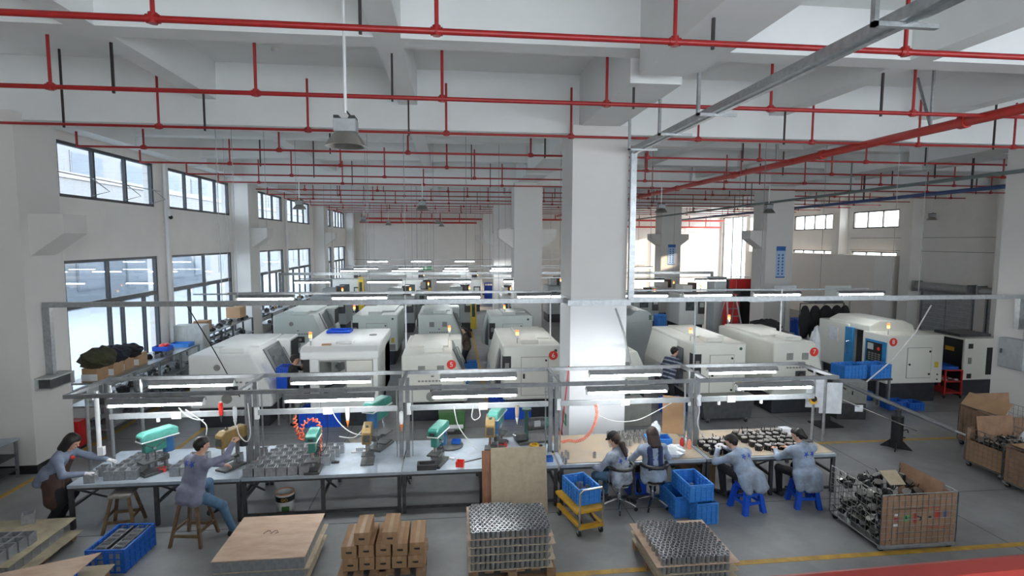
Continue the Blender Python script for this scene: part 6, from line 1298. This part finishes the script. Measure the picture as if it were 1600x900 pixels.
def person(label, loc, rz, hip, neck, head, face, hands, feet, mats, knees=None, elbows=(V3(1, -.3, -.8), V3(-1, -.3, -.8)), hair='short', res=.011, hem=None, cloth='jacket', stars=None, leglab='trousers', sleeve=True, extra=None, scale=1.0, cap=False, handlab='skin', shw=.185, curl=.7, stripes=None, hairm=None):
    # local frame: faces +y, x to the person's right
    hip, neck, head, face = map(np.array, (hip, neck, head, face)); up = unit(neck-hip); fwd = unit(np.array([0, 1, 0.])-up*(up@np.array([0, 1, 0.]))); rt = np.cross(fwd, up); Pm = []
    ch = hip+(neck-hip)*.72; wa = hip+(neck-hip)*.32; cl = cloth
    for s in (-1, 1):
        Pm += [(cl, ch+rt*s*.085+fwd*.005, wa+rt*s*.075, .105, .105, .06), (cl, wa+rt*s*.075, hip+rt*s*.085, .105, .12, .06)]
        sh = neck+rt*s*shw-up*.085; Pm += [(cl, neck-up*.05+rt*s*.03, sh, .062, .066, .05), (cl, sh, ch+rt*s*.09, .07, .10, .05)]
    Pm += [(cl, neck-up*.05-fwd*.02, wa-fwd*.01, .085, .10, .05), ('skin', neck-up*.06, head-up*.02+fwd*.0, .056, .052, .025), (cl, neck-up*.055, neck-up*.015, .074, .07, .02)]
    fc_ = unit(face); hr = unit(np.cross(fc_, V3(0, 0, 1))) if abs(fc_[2]) < .95 else rt; hu = np.cross(hr, fc_)
    Pm += [('skin', head+hu*.028-fc_*.018, head+hu*.028+fc_*.012, .088, .082, .03), ('skin', head-hu*.035+fc_*.025, head-hu*.065+fc_*.05, .062, .042, .03), ('skin', head+fc_*.088+hu*.005, head+fc_*.108-hu*.022, .010, .014, .012), ('lip', head+fc_*.092-hu*.055-hr*.014, head+fc_*.092-hu*.055+hr*.014, .008, .008, .006)]
    for s in (-1, 1):
        Pm += [('skin', head+hr*s*.086-fc_*.01+hu*.012, head+hr*s*.084-fc_*.005-hu*.02, .014, .010, .008), ('eye', head+fc_*.086+hr*s*.032+hu*.012, head+fc_*.087+hr*s*.036+hu*.012, .009, .009, .004)]
        sh = neck+rt*s*shw-up*.085; ht = np.array(hands[0 if s > 0 else 1]); el, wr = ik(sh, ht, .285, .255, np.array(elbows[0 if s > 0 else 1]))
        fl = cl if sleeve else 'skin'; wr2 = wr; dd = unit(wr-el)
        Pm += [(cl, sh, el, .064, .053, .04), (fl, el, wr-dd*.015, .052, .042 if sleeve else .03, .03), (handlab, wr-dd*.02, wr+dd*.02, .028, .026, .012)]
        Pm += hand(wr+dd*.02, dd, V3(0, 0, -1)+fwd*.15, s, .7, handlab, 1.0, curl)
        ft = np.array(feet[0 if s > 0 else 1]); hj = hip+rt*s*.095-up*.02; kn, an = ik(hj, ft+V3(0, 0, .085), .43, .42, np.array(knees[0 if s > 0 else 1]) if knees else V3(s*.25, 1, .6))
        fd = unit(V3(kn[0]-hj[0], kn[1]-hj[1], 0)*.4+V3(s*.12, 1, 0)) if True else fwd
        Pm += [(leglab, hj, kn, .092, .068, .05), (leglab, kn, an, .064, .05, .03), ('shoe', an-V3(0, 0, .045)-fd*.04, an-V3(0, 0, .055)+fd*.15, .046, .036, .02)]
    if hem: 
        for s in (-1, 1):
            for a, b, r1, r2 in hem: Pm.append((cl, hip+rt*s*a[0]+fwd*a[1]+up*a[2], hip+rt*s*b[0]+fwd*b[1]+up*b[2], r1, r2, .04))
    if extra: Pm += [(l_, np.array(a), np.array(b), r1, r2, k_) for l_, a, b, r1, r2, k_ in extra]
    base = {'skin': M_skin, 'lip': M_lip, 'eye': M_eye, 'shoe': M_shoe, 'trousers': M_trou, 'star': M_star, 'glove': M_glove}; base.update(mats)
    def paint(mi, fc, keys):
        j = keys.index(cl); back = ((fc-ch)@fwd) < -.02; u = (fc-ch)@rt; v = (fc-ch)@up
        if stars:
            for sx, sz, r_ in stars:
                du, dv = u-sx, v-sz; an = np.arctan2(dv, du); rr = r_*(.72+.28*np.cos(5*an+1.57)); mi = np.where((mi == j) & back & (np.hypot(du, dv) < rr), keys.index('star'), mi)
        if stripes: mi = np.where((mi == j) & (np.mod(v+.5, .105) < .04), keys.index('stripe'), mi)
        return mi
    o = mesh_from('person', Pm, res, base, None, paint); o.location = loc; o.rotation_euler = (0, 0, rz); o.scale = (scale,)*3; tag(o, label, 'person')
    hm = {'h': hairm or M_hair}; H = []
    if hair != 'none':
        H += [('h', head+hu*.045-fc_*.035, head+hu*.05+fc_*.01, .088, .080, .03), ('h', head+hu*.0-fc_*.055, head-hu*.035-fc_*.045, .075, .055, .03), ('h', head+hu*.085+fc_*.03, head+hu*.075+fc_*.06-hr*.02, .035, .025, .02)]
        for s in (-1, 1): H.append(('h', head+hr*s*.06+hu*.05-fc_*.02, head+hr*s*.075+hu*.0-fc_*.02, .035, .018, .02))
    if hair == 'long':
        for s in (-1, 0, 1): H.append(('h', head+hr*s*.05-fc_*.05, head+hr*s*.06-fc_*.075-hu*.21, .05, .042, .03))
        for s in (-1, 1): H.append(('h', head+hr*s*.07+hu*.03-fc_*.01, head+hr*s*.078-fc_*.01-hu*.15, .035, .03, .02))
    if hair == 'bob':
        for s in (-1, 1): H += [('h', head+hr*s*.07+hu*.04, head+hr*s*.085-fc_*.0-hu*.12, .045, .04, .03), ('h', head+hr*s*.05-fc_*.06, head+hr*s*.06-fc_*.07-hu*.14, .055, .05, .03)]
    if hair == 'pony': H += [('h', head-fc_*.10+hu*.0, head-fc_*.14-hu*.10, .035, .05, .03), ('h', head-fc_*.14-hu*.10, head-fc_*.15-hu*.30, .055, .03, .03)]
    if hair == 'bun': H += [('h', head-fc_*.10-hu*.02, head-fc_*.125-hu*.05, .045, .04, .02)]
    if H: mesh_from('hair', H, res*1.05, hm, o)
    if cap: mesh_from('cap', [('h', head+hu*.062-fc_*.02, head+hu*.06+fc_*.015, .095, .09, .03), ('h', head+hu*.045+fc_*.10-hr*.04, head+hu*.045+fc_*.10+hr*.04, .022, .022, .02), ('h', head+hu*.04+fc_*.14-hr*.035, head+hu*.04+fc_*.14+hr*.035, .016, .016, .03)], res, {'h': M_cloth}, o)
    return o
JH = [((0, -.05, .02), (.01, -.09, -.10), .11, .08), ((.10, -.03, -.02), (.135, -.02, -.10), .115, .10), ((.05, -.08, 0), (.06, -.10, -.10), .10, .07)]
def wl(loc, rz, w_, s=1.0):   # world point -> the person's local frame
    v = Matrix.Rotation(-rz, 3, 'Z') @ (Vector(w_)-Vector(loc)); return tuple(v/s)
# bending woman with apron at the left bench end (faces the bench, +x)
L1, r1 = Vector((-6.24, 9.14, 0)), R(-84)
person('standing worker bending over the left bench end in a blue jacket and brown apron', L1, r1, (0, .02, .84), (0, .22, 1.20), (0, .31, 1.335), (.1, .8, -.5), [wl(L1, r1, (-5.68, 8.98, .88)), wl(L1, r1, (-5.50, 9.42, .90))], [(.12, -.04, 0), (-.12, .02, 0)], {'jacket': M_jk, 'apron': M_apron, 'pin': M_redp},
    knees=(V3(.05, 1, .1), V3(-.05, 1, .1)), hair='bob', hem=[((.11, -.04, 0), (.13, -.08, -.14), .12, .08), ((.03, -.08, 0), (.05, -.14, -.14), .1, .05)], handlab='glove', curl=.45,
    extra=[('apron', (s*.08, .07, .84), (s*.10, .07, .40), .12, .10, .05) for s in (-1, 1)] + [('apron', (s*.13, .02, .80), (s*.14, .02, .44), .09, .08, .05) for s in (-1, 1)] + [('apron', (0, .12, .88), (0, .25, 1.05), .11, .06, .03), ('pin', (.07, .34, 1.10), (.09, .34, 1.11), .03, .03, .01)])
# man in jeans on the wooden stool
r2 = R(-32)
person('worker in grey jacket and jeans on a wooden stool reaching for a tapping machine', MAN, r2, (0, -.02, .755), (0, .13, 1.25), (.02, .17, 1.41), (.2, .9, -.22), [wl(MAN, r2, (-3.42, 8.86, 1.32)), wl(MAN, r2, (-3.62, 9.02, .92))], [wl(MAN, r2, (-3.34, 8.55, 0)), (-.12, .38, .2)], {'jacket': M_jkv, 'jeans': M_jean}, leglab='jeans',
    knees=(V3(.4, 1, .5), V3(-.3, 1, .5)), elbows=(V3(1, .1, -.7), V3(-1, -.2, -.8)), hem=JH, stars=[(-.11, .02, .062), (.03, .03, .055)], curl=.9)
# woman in the black cap
r3 = R(38)
person('woman in a black cap and mottled jacket sitting on a swivel chair', C3, r3, (0, -.02, .60), (0, .07, 1.03), (0, .13, 1.17), (.05, .85, -.42), [(.16, .38, .62), (-.2, .42, .66)], [(.14, .40, .0), (-.12, .42, 0)], {'jacket': M_blotch, 'jeans': M_jean}, leglab='jeans', hair='pony', cap=True, hem=JH, handlab='glove', stars=[(-.08, -.06, .05), (.07, -.05, .05)], hairm=M_hairb, scale=.98, curl=.5)
# woman facing the bench, navy apron straps
r4 = R(2)
def straps(): return [('strap', (s*.10, -.075, 1.06), (s*.095, -.115, .70), .035, .035, .008) for s in (-1, 1)]
person('long haired woman in a grey jacket with navy apron straps on a swivel chair', C4, r4, (0, -.02, .60), (0, .05, 1.09), (0, .09, 1.24), (-.05, .85, -.45), [(.20, .36, .78), (-.22, .36, .78)], [(.14, .32, .1), (-.14, .32, .1)], {'jacket': M_jkl, 'strap': M_navyA}, hair='long', hem=JH, stars=[(-.07, -.10, .05), (.07, -.10, .05)], extra=straps(), hairm=M_hairb, scale=.98, curl=.5)
# workers on the blue stools
r5 = R(24)
person('hunched worker in a light blue jacket on a blue stool working on the brackets', S5, r5, (0, -.02, .555), (-.02, .22, .94), (-.02, .33, 1.05), (-.1, .85, -.5), [(.1, .52, .86), (-.12, .52, .86)], [(.16, .34, .0), (-.14, .36, .12)], {'jacket': M_jkl, 'foot': M_skin}, hem=JH+[((.08, -.12, -.02), (.10, -.16, -.22), .10, .05), ((.14, -.05, -.02), (.18, -.04, -.2), .1, .06), ((0, -.10, 0), (.02, -.15, -.22), .12, .07)], handlab='glove', stars=[(-.03, .0, .05), (.11, -.01, .05)], scale=1.01, curl=.6, elbows=(V3(1, -.1, -.8), V3(-1, -.1, -.8)), shw=.20)
r6 = R(10)
person('worker with tied hair in a loose light blue jacket by the cage', S6, r6, (0, -.02, .565), (0, .10, 1.03), (-.02, .17, 1.165), (-.35, .85, -.35), [(.12, .50, .80), (-.18, .48, .80)], [(.14, .40, 0), (-.14, .40, 0)], {'jacket': M_jkl}, hem=JH+[((.08, -.12, -.02), (.11, -.15, -.24), .12, .06), ((.15, -.04, -.02), (.19, -.04, -.22), .11, .07), ((0, -.12, 0), (.03, -.16, -.24), .11, .06)], hair='bun', stars=[(-.03, -.03, .05), (.10, -.03, .05)], scale=1.0, curl=.6, shw=.215)
# machine operators
p = vy(456, 580, 13.75); L7 = Vector((p.x, 13.75, 0)); r7 = R(-70)
person('machine operator in a black shirt facing the open window machine', L7, r7, (0, 0, .93), (0, .04, 1.45), (0, .09, 1.60), (.1, 1, -.15), [(.2, .38, 1.15), (-.15, .3, 1.45)], [(.12, 0, 0), (-.12, .08, 0)], {'tee': M_tee, 'jeans': M_gcab}, cloth='tee', leglab='jeans', knees=(V3(.05, 1, .1), V3(-.05, 1, .1)), sleeve=False, res=.014)
p = vy(1047, 560, 13.72); L8 = Vector((p.x, 13.75, 0)); r8 = R(-66)
person('machine operator in a navy striped shirt leaning towards the cream lathe', L8, r8, (0, -.05, .95), (0, .12, 1.46), (0, .18, 1.61), (.1, 1, -.25), [(.18, .48, 1.2), (-.25, .3, 1.05)], [(.12, 0, 0), (-.12, .08, 0)], {'tee': M_str, 'stripe': M_strw}, cloth='tee', knees=(V3(.05, 1, .1), V3(-.05, 1, .1)), sleeve=False, res=.014, stripes=True)
p = vy(730, 530, 18.6); L9 = Vector((p.x, 18.6, 0)); r9 = R(75)
person('woman in a brown top working in the aisle beside the pale green lathe', L9, r9, (0, 0, .90), (0, .05, 1.36), (0, .10, 1.50), (.1, 1, -.3), [(.16, .36, 1.02), (-.14, .36, 1.05)], [(.11, 0, 0), (-.11, .06, 0)], {'tee': M_brownt}, cloth='tee', knees=(V3(.05, 1, .1), V3(-.05, 1, .1)), sleeve=False, res=.014, hair='pony')
